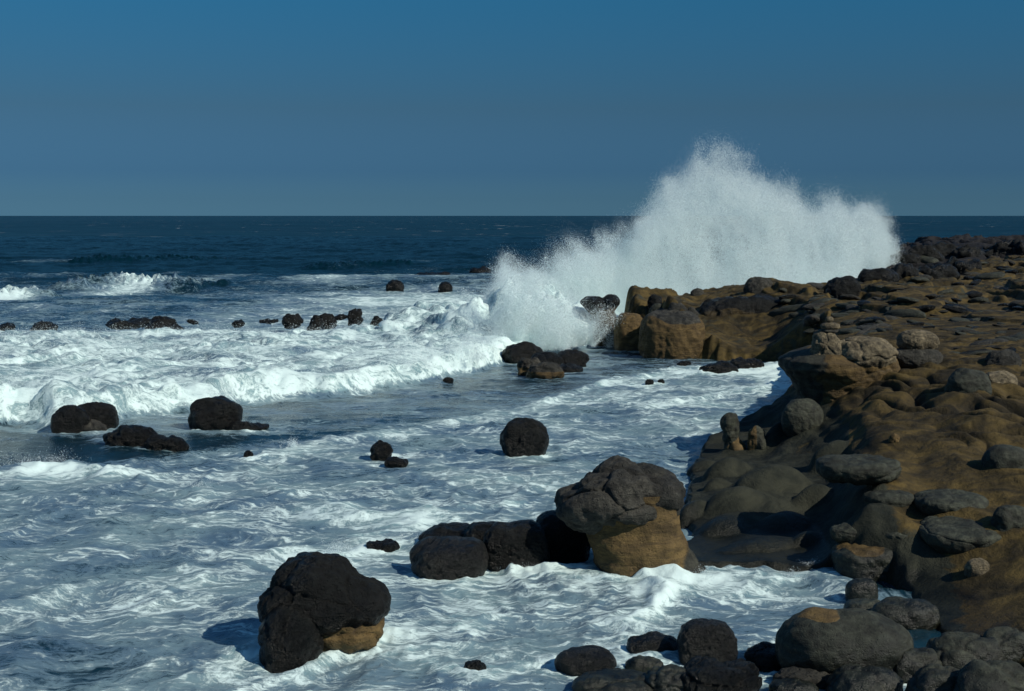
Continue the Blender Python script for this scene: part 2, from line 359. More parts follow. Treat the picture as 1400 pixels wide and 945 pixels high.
# ------------------------------------------------------------ rock builder
ROCKS = []
def rockmesh(R, sub=5, seed=0, amp=.10, freq=1.4, facets=0, fdepth=.08, power=2.3, blobs=None, k=.12, flat_top=0, fine=.035, rot=0):
    """R = (rx, ry, rz). Returns verts (metres, about the centre), faces, crack attribute."""
    D, Fc = ico(sub); R = np.array(R, float)
    if blobs is None:
        s = (np.abs(D) ** power).sum(1) ** (-1 / power)
        V = D * s[:, None]
    else:
        # sphere-trace inwards against a smooth union of ellipsoids, unit space
        t = np.full(len(D), 2.6)
        def sdf(p):
            r = None
            for (c, e) in blobs:
                e = np.array(e); q = p - np.array(c)
                k0 = np.linalg.norm(q / e, axis=1); k1 = np.linalg.norm(q / (e * e), axis=1) + 1e-6
                d = k0 * (k0 - 1) / k1
                if r is None: r = d
                else:
                    hh = np.clip(.5 + .5 * (r - d) / k, 0, 1); r = r * (1 - hh) + d * hh - k * hh * (1 - hh)
            return r
        for _ in range(42):
            d = sdf(D * t[:, None]); t = np.clip(t - d * .75, .02, 3)
        V = D * t[:, None]
    rs = np.random.default_rng(seed + 1000)
    off = rs.uniform(-50, 50, 3)
    if flat_top:
        V = V.copy(); hi_ = V[:, 2] > .15; V[hi_, 2] = .15 + (V[hi_, 2] - .15) * flat_top
    W = V * R; m = R.mean(); N = D / R; N /= np.linalg.norm(N, axis=1)[:, None]
    w = W / m
    disp = amp * m * (fbm3(w * freq + off, 4, seed) * 1.3)
    crack = np.zeros(len(D))
    if facets:
        S = rs.normal(size=(facets, 3)); S /= np.linalg.norm(S, axis=1)[:, None]; S = S * rs.uniform(.55, 1.05, (facets, 1))
        Vw = V + .16 * np.stack([noise3(V * 2.6 + off, 5), noise3(V * 2.6 + off, 6), noise3(V * 2.6 + off, 7)], 1)
        d = np.sqrt(((Vw[:, None, :] - S[None]) ** 2).sum(2)); ds_ = np.sort(d, axis=1)
        e = ds_[:, 1] - ds_[:, 0]
        disp += -fdepth * m * np.exp(-e / .045) + fdepth * m * .5 * np.sqrt(np.clip(e, 0, .5))
        crack = np.clip(np.exp(-e / .03), 0, 1) * sst(-.1, .3, noise3(V * 2 + off, 9))
    disp += fine * m * fbm3(w * freq * 5 + off, 3, seed + 40)
    W = W + N * disp[:, None]
    if rot:
        c, s = math.cos(rot), math.sin(rot)
        W = np.stack([W[:, 0] * c - W[:, 1] * s, W[:, 0] * s + W[:, 1] * c, W[:, 2]], 1)
    return W, Fc, crack

def boulder(label, px, top, bot, w, z=0.0, name='boulder', mat=None, seed=0, dr=.8, sink=.35, group=None, cat='boulder',
            ochre=None, wat=True, Yf=None, tilt=(0, 0, 0), **kw):
    """a boulder whose foot meets z at pixel row bot and whose crown reaches row top"""
    base = onz(px, bot, z)
    if Yf is not None: base = aty(px, bot, Yf); z = base[2]
    rx = w / 2 / F * base[1]
    ry = rx * dr
    Yc = base[1] + ry * .75
    zt = aty(px, top, Yc)[2]
    zb = z - sink * max(zt - z, .05)
    rz = max((zt - zb) / 2, .03)
    X0 = colx(px, Yc); rx *= Yc / base[1]
    kw.setdefault('sub', 5); kw['amp'] = kw.get('amp', .1) * 1.35 + .03
    V, Fc, cr = rockmesh((rx, ry, rz), seed=seed, **kw)
    if any(tilt):
        from mathutils import Euler
        Rm = np.array(Euler([math.radians(a) for a in tilt]).to_matrix()); V = V @ Rm.T
    loc = np.array([X0, Yc, zt - rz])
    oc = np.zeros(len(V)) if ochre is None else ochre(V / np.array([rx, ry, rz]), V + loc)
    V2 = V + np.array([0, 0, rz]); loc2 = loc - np.array([0, 0, rz])
    o = mk(name, V2, Fc, mat or M_black, loc2, {'ochre': oc, 'crack': cr})
    tag(o, label, cat, group)
    if wat: splashes.append((X0, Yc, rx, ry))
    return o

# ------------------------------------------------------------ land
ctrl = [  # px, py, z of the bedrock where the photograph shows it
 (1560, 945, .5), (1400, 945, .35), (1400, 850, .35), (1400, 780, .6), (1400, 700, 1.1), (1400, 620, 1.55), (1400, 560, 1.95), (1400, 510, 2.3), (1400, 450, 2.4), (1400, 400, 2.5), (1400, 360, 2.65), (1400, 338, 2.7),
 (1320, 880, .15), (1250, 840, .10), (1230, 812, .08), (1320, 800, .3), (1320, 745, .65), (1320, 700, .95), (1320, 650, 1.3), (1320, 600, 1.65), (1320, 555, 1.95), (1320, 515, 2.3), (1320, 470, 2.3), (1320, 350, 2.6),
 (1250, 798, .10), (1250, 755, .55), (1250, 720, .75), (1250, 680, 1.05), (1250, 630, 1.35), (1250, 580, 1.6), (1250, 540, 1.9), (1250, 505, 2.2), (1250, 450, 2.2), (1250, 400, 2.3), (1250, 365, 2.45),
 (1195, 792, .05), (1195, 745, .58), (1195, 700, .92), (1195, 662, 1.2), (1195, 625, 1.38), (1190, 590, 1.5), (1190, 560, 1.68), (1190, 535, 1.9), (1190, 515, 2.05), (1190, 460, 2.15), (1190, 400, 2.2),
 (1130, 780, .12), (1130, 745, .16), (1130, 700, .4), (1130, 660, .6), (1130, 620, .85), (1130, 590, 1.1), (1130, 560, 1.3), (1120, 530, 1.7), (1120, 500, 2.0), (1120, 452, 1.7), (1120, 425, 2.05), (1120, 400, 2.2),
 (1060, 775, .12), (1060, 740, .11), (1060, 700, .35), (1060, 660, .6), (1060, 625, .65), (1060, 600, .6), (1060, 482, .35), (1060, 448, 1.05), (1070, 412, 2.1),
 (1000, 775, .13), (1000, 740, .09), (1000, 700, .35), (1000, 660, .5), (1000, 625, .35), (1000, 478, .25), (1000, 448, .9), (1000, 412, 2.1),
 (950, 775, .16), (950, 740, .08), (950, 700, .2), (950, 650, .2), (945, 476, .3), (945, 450, 1.1), (940, 418, 2.2), (890, 430, 2.1), (890, 420, 2.3),
 (870, 780, .12), (900, 760, .2), (1700, 945, .8), (1700, 700, 1.5), (1700, 560, 2.3), (1700, 450, 2.6), (1700, 350, 3.0), (1560, 700, 1.25), (1560, 560, 2.1), (1560, 480, 2.4), (1560, 370, 2.7)]
cp_ = np.array([np.append(onz(a, b_, c_)[:2], c_) for a, b_, c_ in ctrl])
def pspace(x, y): return np.stack([x / y * 12, np.log(y) * 4.2], -1)
def _phi(r2): return r2 * np.log(r2 + 1e-9) * .5
cq = pspace(cp_[:, 0], cp_[:, 1]); n = len(cq)
A = np.zeros((n + 3, n + 3)); r2 = ((cq[:, None] - cq[None]) ** 2).sum(2)
A[:n, :n] = _phi(r2) + np.eye(n) * .01; A[:n, n] = 1; A[:n, n + 1:] = cq; A[n, :n] = 1; A[n + 1:, :n] = cq.T
sol = np.linalg.solve(A, np.append(cp_[:, 2], [0, 0, 0]))
def base_h(x, y):
    q = pspace(x, y); r = np.full(len(x), sol[n])
    r = r + q @ sol[n + 1:]
    for i in range(n):
        r += sol[i] * _phi(((q - cq[i]) ** 2).sum(1))
    return r
coast_px = [(1700, 1000, 0), (1400, 985, 0), (1320, 905, 0), (1268, 885, 0), (1245, 862, 0), (1230, 835, 0), (1210, 812, 0), (1190, 797, 0), (1150, 787, 0), (1000, 783, 0), (900, 790, 0), (835, 797, 0), (812, 786, 0), (835, 752, 0), (925, 738, 0), (918, 690, 0), (930, 645, 0), (960, 618, 0), (1060, 598, 0), (1100, 560, 0), (1105, 520, 0), (1100, 500, 0), (1040, 496, 0), (960, 491, 0), (882, 489, 0), (868, 474, 0), (850, 470, 0)]
coast = [tuple(onz(a, b_, 0)[:2]) for a, b_, _ in coast_px]
coast += [(colx(p, y_), y_) for p, y_ in ((845, 70), (900, 71), (1000, 72), (1035, 74), (1100, 76), (1150, 82), (1195, 92), (1215, 112), (1222, 140), (1245, 175), (1330, 185), (1500, 190), (1900, 230), (3600, 260), (3600, 12))]
coast = np.array(coast)
def inside_dist(x, y):
    P = coast; Q = np.roll(P, -1, 0); d2 = np.full(len(x), 1e9); ins = np.zeros(len(x), bool)
    for a, b_ in zip(P, Q):
        e = b_ - a; t = np.clip(((x - a[0]) * e[0] + (y - a[1]) * e[1]) / (e @ e), 0, 1)
        d2 = np.minimum(d2, (x - a[0] - t * e[0]) ** 2 + (y - a[1] - t * e[1]) ** 2)
        c_ = ((a[1] > y) != (b_[1] > y)) & (x < (b_[0] - a[0]) * (y - a[1]) / (b_[1] - a[1] + 1e-12) + a[0])
        ins ^= c_
    d = np.sqrt(d2); return np.where(ins, d, -d)
def land(x, y, detail=True):
    h0 = base_h(x, y)
    sc_ = np.clip(y / 40, .5, 2.2)
    d = inside_dist(x, y) + .35 * sc_ * noise2(x / (1.1 * sc_), y / (1.1 * sc_), 81) + .12 * noise2(x / .35, y / .35, 82)
    edge = np.where(y > 45, .9, .5)
    m_ = sst(-.1, 1, d / edge)
    slope = sst(20, 26, y) * (1 - sst(38, 50, y))
    bk = sst(40, 60, y)
    n_big = fbm2(x / 2.6, y / 2.6, 4, 83)
    lum = np.abs(noise2(x / 1.5 + .3 * noise2(x, y, 2), y / 2.2, 84)); lum2 = np.abs(noise2(x / .62, y / .8, 85))
    # grooves running down the face
    u = x * .85 + y * .5; v_ = -x * .5 + y * .85
    gr = 1 - np.abs(noise2(u / .60 + .5 * noise2(x / .8, y / .8, 87), v_ / 1.7, 86)); gr = gr ** 4
    gz = np.exp(-((h0 - 1.95) / .28) ** 2) * slope * (x > 7.2)
    low = np.clip(h0 / .5, 0, 1)
    hh = h0 + n_big * (.26 * low * slope + .26 * bk * (.5 + .5 * sst(62, 68, y))) + (.20 * lum + .10 * lum2) * low * ((.25 + .55 * sst(1.7, 2.1, h0)) * slope + .6 * bk) * sst(0, 2.5, np.abs(h0 - 2.5) + 1.9) \
        - .30 * gr * gz - .04 * low
    strat = .018 * np.sin(h0 * 22 + 3 * noise2(x / 1.4, y / 1.4, 88)) * slope * low
    hh = hh + strat + fbm2(x / .5, y / .5, 4, 89) * (.045 * low + .012 + .07 * bk * (y > 64))
    # stepped ledges on the far platform
    step = fbm2(x / 5, y / 9, 3, 90); hh += bk * .30 * (sst(-.05, .0, step) + sst(.2, .26, step) - .8)
    hh += .35 * sst(95, 140, y) * np.abs(fbm2(x / 4, y / 6, 4, 91)) * 2.2
    z_ = -1.0 + (hh + 1.0) * m_
    return z_, h0, d, gr * gz, lum, n_big, bk
ln, lm = 1750, 680
ly = 12.5 * (215 / 12.5) ** np.linspace(0, 1, ln)
lu = np.concatenate([np.linspace(.035, .40, 600), np.linspace(.402, .8, 80)])
LY = np.repeat(ly[:, None], lm, 1).ravel(); LX = np.repeat(lu[None, :], ln, 0).ravel() * LY
LZ, h0, ld, grv, lum, nbig, bk = land(LX, LY)
lpx = LX / LY * F + 700
grey = np.clip(1.15 - h0 / .95, 0, 1) * (1 - bk)
grey = np.where((lpx < 1165), np.maximum(grey, .8 * (1 - sst(1.25, 1.6, h0)) * (1 - bk)), grey)
grey = grey * (1 - .9 * sst(1290, 1360, lpx) * (LY < 45)) + bk * (.30 + .35 * nbig)
grey += .75 * np.exp(-((lpx - 1188) / 48) ** 4) * (LY < 26.5) * (1 - bk)
grey -= .25 * sst(.2, 1.2, h0) * (1 - bk) * sst(1190, 1230, lpx)
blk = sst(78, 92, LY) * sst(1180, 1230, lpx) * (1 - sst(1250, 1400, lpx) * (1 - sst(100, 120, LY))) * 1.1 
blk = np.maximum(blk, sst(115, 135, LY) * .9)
wet = np.clip(1 - (LZ - .05) / .3, 0, 1) * (LY < 50) + bk * (.30 + .3 * nbig) + .25 * (LY < 24)
LZg = LZ.reshape(ln, lm)
def land_at(x, y):
    i = np.clip(math.log(y / 12.5) / math.log(215 / 12.5) * (ln - 1), 0, ln - 2); j = np.clip(np.interp(x / y, lu, np.arange(lm)), 0, lm - 2)
    i0, j0 = int(i), int(j); a, c_ = i - i0, j - j0
    return (LZg[i0, j0] * (1 - a) * (1 - c_) + LZg[i0 + 1, j0] * a * (1 - c_) + LZg[i0, j0 + 1] * (1 - a) * c_ + LZg[i0 + 1, j0 + 1] * a * c_)
def hit(px, py, zmin=0.0):
    d = ray(px, py); t = 13.0
    while t < 260:
        p = np.array([0, 0, H]) + d * t
        g = max(land_at(p[0], p[1]), zmin) if p[0] / p[1] > .036 else zmin
        if p[2] <= g: return p
        t += .03 + t * .0012
    return p
skirts = []
def onland(label, px, top, bot, w, skirt=.30, **kw):
    p = hit(px, bot); kw.setdefault('sink', .9); kw.setdefault('facets', 4); kw.setdefault('fdepth', .03)
    rx = w / 2 / F * p[1]; ry = rx * kw.get('dr', .8)
    skirts.append((colx(px, p[1] + ry * .75), p[1] + ry * .75, rx, ry, skirt))
    return boulder(label, px, top, bot, w, z=p[2], wat=False, **kw)

humps = []
def hump(px, top, bot, w, dr=.8, gr=1., ang=.5):
    """a rounded swelling of the bedrock itself"""
    p = hit(px, bot); rx = w / 2 / F * p[1]; ry = rx * dr; Yc = p[1] + ry * .8
    zt_ = aty(px, top, Yc)[2]; g = land_at(colx(px, Yc), Yc)
    humps.append((colx(px, Yc), Yc, rx, ry, g + (zt_ - g) * .5, min(p[2], g) - .1, gr, ang))
# ------------------------------------------------------------ mushroom rock
def ochre_low(t, soft=.12):
    return lambda u, w: sst(t + soft, t - soft, u[:, 2] + .25 * noise3(w * 2.1, 3))
Ym = onz(850, 797)[1]
def mwx(px): return colx(px, Ym + 1)
root = bpy.data.objects.new('mushroom_rock', None); col.objects.link(root)
cx, cy = colx(872, Ym + .95), Ym + .95
root.location = (cx, cy, 0)
tag(root, 'mushroom shaped rock with cracked grey cap on a smooth ochre stem in the surf', 'mushroom rock')
# stem
nr, na = 90, 200
zt = aty(860, 690, cy)[2]
def prof(t):   # t 0..1 from below water to under the cap: half widths left and right in px about 872
    L = np.interp(t, [0, .22, .35, .6, .85, 1.0], [36, 46, 60, 68, 74, 74]); R_ = np.interp(t, [0, .22, .35, .5, .7, 1.0], [150, 112, 84, 72, 64, 60]); return L, R_
zz = np.linspace(-.5, zt + .28, nr)
V = []
for i, z_ in enumerate(zz):
    t = i / (nr - 1); L, R_ = prof(t)
    for j in range(na):
        a = 2 * math.pi * j / na; c_, s_ = math.cos(a), math.sin(a)
        r = (L if c_ < 0 else R_) / F * cy
        ryd = np.interp(t, [0, .25, 1], [.92, .78, .80]) * (1.0)
        rr = (abs(c_) ** 2.6 + abs(s_) ** 2.6) ** (-1 / 2.6)
        V.append((c_ * r * rr, s_ * ryd * rr - .0, z_))
V = np.array(V); ang = np.arctan2(V[:, 1], V[:, 0])
nn = np.stack([np.cos(ang), np.sin(ang), 0 * ang], 1)
led = .014 * np.sin(V[:, 2] * 15 + 2.5 * noise3(V * 1.2, 4)) + .12 * fbm3(V * np.array([1.1, 1.1, .9]) + 5, 4, 13) + .02 * fbm3(V * 7, 3, 14)
V = V + nn * led[:, None]
i = np.arange(nr * na).reshape(nr, na); j2 = np.roll(i, -1, 1)
Fc = np.stack([i[:-1], j2[:-1], j2[1:], i[1:]], -1).reshape(-1, 4)
och = sst(.95, .35, V[:, 0] * 1.0 - (V[:, 2]) * .35 + .15 * noise3(V * 2, 8)) * sst(-.1, .12, V[:, 2])
mk('stem', V, Fc, M_ochre, (0, 0, 0), {'ochre': och, 'crack': och * 0}, parent=root)
# cap: several lumps grown together
ccx, ccy = colx(848, cy - .05) - cx, -.05
zc = aty(850, 676, cy)[2]
sx = 82 / F * cy
Vc, Fcc, cr = rockmesh((sx, .95, 52 / F * cy), sub=6, seed=5, amp=.10, freq=1.8, facets=26, fdepth=.10, fine=.035, k=.16,
    blobs=[((.12, 0, .22), (.70, .8, .72)), ((-.62, -.1, -.22), (.46, .72, .55)), ((-.25, -.25, -.05), (.55, .7, .70)), ((.62, .0, .10), (.50, .7, .52)), ((.15, -.4, -.25), (.5, .55, .45)), ((.8, 0, -.2), (.28, .5, .40)), ((-.4, -.1, -.5), (.45, .6, .42))])
up = sst(.25, -.5, Vc[:, 0] / sx * .3 + Vc[:, 2] / (52 / F * cy) + .3)
mk('cap', Vc, Fcc, M_cap, (ccx, ccy, zc), {'ochre': 0 * cr + .0, 'crack': cr}, parent=root)
splashes.append((cx, cy, 1.0, .9))

# ------------------------------------------------------------ big foreground rock with ochre underside
def och_big(u, w): return sst(-.28, -.36, u[:, 2] + .30 * u[:, 0] * -1 + .10 * noise3(w * 2.4, 3) + .05 * noise3(w * 7, 5)) * sst(-.38, -.2, u[:, 0]) * sst(1.3, .6, u[:, 0])
root = bpy.data.objects.new('sea_rock', None); col.objects.link(root)
bp_ = onz(435, 908); Yb = bp_[1] + .75; bx = colx(437, Yb)
root.location = (bx, Yb, 0); tag(root, 'big black rock with an ochre underside standing alone in the nearest foam', 'rock')
zc = aty(437, 820, Yb)[2]; sx = 90 / F * Yb; sz = 66 / F * Yb
V, Fcc, cr = rockmesh((sx, .80, sz), sub=6, seed=21, amp=.06, freq=2.0, facets=18, fdepth=.06, fine=.04, k=.2,
    blobs=[((-.12, 0, .35), (.64, .8, .62)), ((-.50, -.1, -.1), (.50, .7, .55)), ((.45, 0, .0), (.55, .7, .50)), ((.72, 0, -.12), (.30, .5, .40)), ((-.1, -.1, -.1), (.7, .8, .62))])
mk('upper_rock', V, Fcc, M_black, (0, 0, zc), {'ochre': 0 * cr, 'crack': cr}, parent=root)
V, Fcc, cr = rockmesh((.62 * sx, .50, .50 * sz), sub=5, seed=22, amp=.16, freq=1.9, fine=.05, facets=7, fdepth=.08)
mk('ochre_underside', V, Fcc, M_ochre, (.30 * sx, .0, zc - .60 * sz), {'ochre': 1 + 0 * cr, 'crack': cr}, parent=root)
V, Fcc, cr = rockmesh((.46 * sx, .62, .95 * sz), sub=5, seed=23, amp=.12, freq=1.6, fine=.04, facets=8, fdepth=.06)
mk('black_foot', V, Fcc, M_black, (-.44 * sx, -.42, zc - .82 * sz), {'ochre': 0 * cr, 'crack': cr}, parent=root)
splashes.append((bx, Yb, sx, .8))

# ------------------------------------------------------------ boulders standing in the sea
G1 = 'row of small black rocks behind the surf line'
for k_, (lb, px, top, bot, w, yf_) in enumerate([
    ('low black rock cut by the left edge of the photo behind the surf', 5, 441, 450, 26, 70),
    ('low rounded black rock, second from the left behind the surf line', 58, 437, 449, 34, 70),
    ('long thin flat black ledge left of the larger black rock behind the surf', 172, 436, 444, 58, 71),
    ('largest black rock in the row behind the surf, a rounded lump', 222, 434, 450, 44, 70),
    ('tiny black rock between the largest surf rock and the middle rocks', 262, 435, 440, 16, 72),
    ('tiny rounded black rock alone in the middle of the surf row', 325, 436, 443, 16, 71),
    ('thin black sliver of rock left of a rounded black rock in the surf row', 366, 435, 440, 24, 71),
    ('rounded black rock at the centre left of the surf row', 399, 427, 439, 27, 72),
    ('upright black rock leaning beside its neighbour in the surf row', 429, 427, 448, 18, 72),
    ('small pointed black rock right of the upright one in the surf row', 447, 426, 439, 24, 73),
    ('thin black rock touching the water right of the pointed rock', 465, 428, 434, 18, 74),
    ('small round black rock with pale water behind it, near the end of the row', 485, 420, 435, 19, 74),
    ('slanting black rock at the right end of the surf row', 512, 430, 448, 20, 72)]):
    boulder(lb, px, top + 2.5, bot, w, Yf=yf_, name='sea_rock', cat='rock', seed=30 + k_, amp=.20, freq=1.9, facets=9, fdepth=.10, sub=4, sink=1.2, group=G1, dr=1.1, tilt=(0, 28 if px == 512 else (k_ * 37 % 30) - 15, 0), wat=False)
G2 = 'dark rocks offshore of the breaking wave'
for k_, (lb, px, top, bot, w) in enumerate([
    ('small dark jagged rock pair washed by foam offshore, leftmost', 540, 384, 395, 24),
    ('low wide dark rock streaked with foam offshore', 590, 373, 383, 52),
    ('rounded dark rock offshore right of the low wide one', 609, 386, 396, 20),
    ('dark rock offshore closest to the splash', 656, 365, 375, 32),
    ('tiny dark rock just below the offshore rock closest to the splash', 640, 376, 382, 14)]):
    boulder(lb, px, top, bot, w, name='sea_rock', cat='rock', seed=60 + k_, amp=.14, freq=1.6, facets=7, sub=4, group=G2, mat=M_black, sink=1)
B = boulder
B('rounded left lobe of the double black boulder before the surf front', 92, 553, 593, 48, seed=70, amp=.12, power=2.6)
B('rounded right lobe of the double black boulder before the surf front', 127, 551, 587, 56, seed=71, amp=.12, power=2.6)
B('small brown wet rock in front of the double black boulder', 118, 575, 592, 44, seed=72, amp=.2, mat=M_cap)
B('long low wet black rock with water running off it, right of the double boulder', 175, 584, 612, 76, seed=73, amp=.2, dr=.5)
B('low tapering wet black rock trailing right of the long low rock', 222, 596, 617, 64, seed=74, amp=.2, dr=.45)
B('rounded black boulder with a notch at its left, alone before the surf front', 292, 546, 588, 72, seed=75, amp=.12, power=2.8, sink=.2, facets=6, fdepth=.05)
B('flat black ledge awash at the right foot of the notched boulder', 335, 578, 590, 60, seed=76, amp=.2, dr=.6)
B('tiny black rock poking out of the foam below the notched boulder', 335, 616, 626, 14, seed=77, amp=.2)
B('small upright black rock in mid water left of the lone round boulder', 520, 602, 630, 30, seed=78, amp=.18, facets=6)
B('little low black rock at the foot of the small upright rock', 540, 626, 639, 32, seed=79, amp=.18)
B('lone blocky black boulder standing in the cove water', 717, 574, 626, 62, seed=80, amp=.10, facets=9, fdepth=.06, power=3.2, sink=.2, sub=5)
# row left of the mushroom rock
B('flat black rock awash at the far left of the dark boulder row', 520, 740, 756, 44, seed=81, amp=.2)
B('black boulder with pale streaks at the left end of the boulder row', 613, 738, 793, 104, seed=82, amp=.10, power=2.7, sub=6, sink=.25, mat=M_wet)
B('low black boulder behind the streaked one', 612, 717, 752, 84, seed=83, amp=.12, power=2.5)
B('rounded black boulder behind the middle of the boulder row', 664, 714, 758, 66, seed=84, amp=.1, power=2.5)
B('broad black boulder in the middle of the boulder row', 705, 713, 782, 90, seed=85, amp=.09, power=2.8, sub=6, sink=.25)
B('black boulder in the shade of the mushroom rock', 768, 702, 768, 84, seed=86, amp=.08, power=2.7, sub=6)
B('small black stone with a pointed top surrounded by foam at the bottom edge', 648, 903, 924, 30, seed=87, amp=.15)
# mid cluster
G3 = 'cluster of small rocks between the surf and the brown cliff'
for k_, (lb, px, top, bot, w, m_, oc) in enumerate([
    ('dark rock at the left tip of the small cluster, half buried in spray', 672, 470, 492, 36, M_black, 0),
    ('dark flat-topped rock at the back of the small cluster', 714, 470, 497, 56, M_black, 0),
    ('ochre rock with dark top at the left front of the small cluster', 725, 489, 514, 34, M_cap, 1),
    ('ochre rock lowest and nearest in the small cluster', 745, 496, 518, 52, M_cap, 1),
    ('dark grey rock above the nearest ochre rock of the cluster', 748, 484, 504, 48, M_black, 0),
    ('large dark rock at the right end of the small cluster', 782, 479, 502, 46, M_black, 0),
    ('low wet ledge at the right foot of the small cluster', 775, 499, 510, 44, M_black, 0),
    ('tiny black rock left of the small cluster', 612, 516, 524, 14, M_black, 0),
    ('very small black rock just left of the cluster in foam', 667, 492, 501, 10, M_black, 0),
    ('small dark stone in the cove beside another below the brown cliff', 889, 518, 527, 12, M_black, 0),
    ('smaller dark stone right of its pair in the cove', 905, 519, 525, 10, M_black, 0),
    ('dark stone at the water edge below the brown cliff', 937, 494, 502, 20, M_black, 0),
    ('long low dark reef reaching into the cove under the cliff', 985, 496, 512, 52, M_black, 0),
    ('dark wedge of rock at the cove edge left of the foam corner', 1022, 490, 505, 44, M_black, 0)]):
    B(lb, px, top, bot, w, name='rock', cat='rock', seed=90 + k_, amp=.18, facets=8, fdepth=.1, mat=m_, ochre=(lambda u, w_: sst(.35, .1, u[:, 2])) if oc else None, group=G3 if k_ < 8 else None, dr=.7)
# bottom foreground
B('smooth shiny dark boulder at the left of the bottom foreground group', 804, 886, 924, 86, seed=110, amp=.06, sub=6, fine=.012, dr=.7, mat=M_wet)
B('low black boulder with water running down its front', 897, 867, 900, 74, seed=111, amp=.08, sub=5, dr=.7, mat=M_wet)
B('small brown pointed stone between the shiny boulders', 887, 899, 924, 54, seed=112, amp=.15, mat=M_grey, dr=.6)
B('tall squarish wet black boulder left of the largest grey boulder', 973, 848, 912, 82, seed=113, amp=.07, power=2.9, sub=6, sink=.25, dr=.7, mat=M_wet)
B('flat dark boulder along the bottom edge under the shiny boulder', 848, 923, 958, 122, seed=114, amp=.08, mat=M_grey, sub=5, fdepth=.11, facets=9)
B('grey boulder on the bottom edge below the brown pointed stone', 925, 915, 955, 80, seed=115, amp=.1, mat=M_grey, fdepth=.11, facets=9)
B('broken dark boulder on the bottom edge below the squarish boulder', 990, 905, 960, 116, seed=116, amp=.12, facets=12, mat=M_black, sub=6, fdepth=.11)
B('dark boulder in the shade left of the largest grey boulder', 1062, 882, 920, 70, seed=117, amp=.1, mat=M_black, fdepth=.11, facets=9)
B('largest smooth olive grey boulder in the bottom right foreground', 1163, 834, 938, 190, seed=118, amp=.05, power=2.3, mat=M_grey, sub=6, dr=.62, sink=.15, fine=.01, ochre=lambda u, w: sst(.86, .93, u[:, 2] + .1 * noise3(w * 3, 3)) * sst(-.0, -.2, u[:, 0]))
B('flat green tinged slab under the front of the largest grey boulder', 1112, 912, 944, 90, seed=119, amp=.1, mat=M_cap, dr=.5, fdepth=.11, facets=9)
B('small flat dark rock on the bottom edge under the green tinged slab', 1095, 932, 960, 70, seed=120, amp=.1, mat=M_grey, fdepth=.11, facets=9)
B('pitted grey boulder on the bottom edge under the largest grey boulder', 1195, 913, 965, 104, seed=121, amp=.08, mat=M_grey, sub=5, fdepth=.11, facets=9)
B('angular grey rock right of the pitted boulder', 1262, 888, 940, 74, seed=122, amp=.12, facets=9, mat=M_grey, power=3, fdepth=.11)
B('little blunt wet stone standing in the pool behind the largest boulder', 1188, 792, 822, 44, seed=123, amp=.05, mat=M_grey, power=2.8)
B('grey cone shaped stone touching the top of the largest boulder', 1195, 820, 850, 62, seed=124, amp=.08, mat=M_grey)
B('wide rounded grey boulder right of the cone shaped stone', 1250, 818, 866, 98, seed=125, amp=.06, mat=M_grey, sub=5, dr=.6)
B('speckled dark boulder at the bottom right by the inlet', 1335, 868, 925, 110, seed=126, amp=.1, facets=10, mat=M_grey, z=.1, sub=5, fdepth=.11)
B('dark speckled boulder in the bottom right corner', 1380, 905, 975, 120, seed=127, amp=.1, facets=10, mat=M_grey, z=.2, sub=5, fdepth=.11)
B('low cracked dark rock on the bottom edge left of the corner boulder', 1300, 915, 970, 90, seed=128, amp=.12, facets=10, mat=M_grey, z=.1, fdepth=.11)
B('dark rock against the right edge above the corner boulder', 1392, 862, 905, 70, seed=129, amp=.12, facets=8, mat=M_grey, z=.25, fdepth=.11)

# ------------------------------------------------------------ stones on the foreground slope
L = onland
hump(966, 620, 640, 44, 0.8)
hump(1000, 606, 650, 66, 0.8)
hump(1012, 648, 694, 84, 0.8)
hump(1008, 690, 726, 92, 0.8)
hump(1078, 682, 726, 80, 0.8)
hump(958, 668, 706, 56, 0.8)
hump(1060, 612, 668, 100, 0.8)
hump(1073, 554, 604, 50, 0.8)
hump(935, 700, 730, 50, .8)
hump(1120, 640, 690, 60)
hump(1050, 730, 752, 120, .5)
hump(1150, 580, 625, 70)
hump(985, 640, 668, 40)
hump(1110, 712, 745, 50)
L('round grey stone ball at the foot of the cairn outcrop', 1100, 545, 592, 58, seed=140, amp=.05, mat=M_grey, sub=6, fine=.01, sink=.3)
L('tall leaning grey rock spike beside the cove', 1004, 564, 618, 38, k=.2, blobs=[((-.28, 0, .55), (.62, .8, .42)), ((.0, 0, .0), (.50, .7, .6)), ((.25, 0, -.6), (.75, .9, .5))], name='rock_spike', cat='rock', seed=142, amp=.12, mat=M_grey, power=3.0, facets=6, dr=.8, sink=.2, sub=5, ochre=lambda u, w: sst(-.1, -.4, u[:, 2] - u[:, 0] * .5))
L('short grey rock knob right of the leaning spike', 1039, 582, 616, 26, seed=143, amp=.12, mat=M_grey, ochre=lambda u, w: sst(.0, -.4, u[:, 0]) * sst(-.5, .1, u[:, 2]))
pp_ = hit(1195, 662)
boulder('pale grey table slab jutting left over a dark hollow in the middle of the slope', 1178, 620, 662, 108, z=pp_[2] + .05, wat=False, facets=5, name='table_slab', cat='slab', seed=151, amp=.08, mat=M_grey, power=3, sub=5, sink=.05, dr=.9, flat_top=.55)
L('flat oval grey stone right of the pillar', 1222, 665, 694, 68, seed=153, amp=.06, mat=M_grey, sub=5, sink=.3, flat_top=.55)
L('large flat oval grey stone high on the right of the slope', 1308, 664, 712, 96, dr=1.1, seed=154, amp=.05, mat=M_grey, sub=6, fine=.01, sink=.2, flat_top=.55)
L('broadest flat grey stone on the lower right of the slope', 1324, 704, 756, 116, dr=1.1, seed=155, amp=.06, mat=M_grey, sub=6, fine=.01, sink=.2, facets=5, fdepth=.03, flat_top=.55)
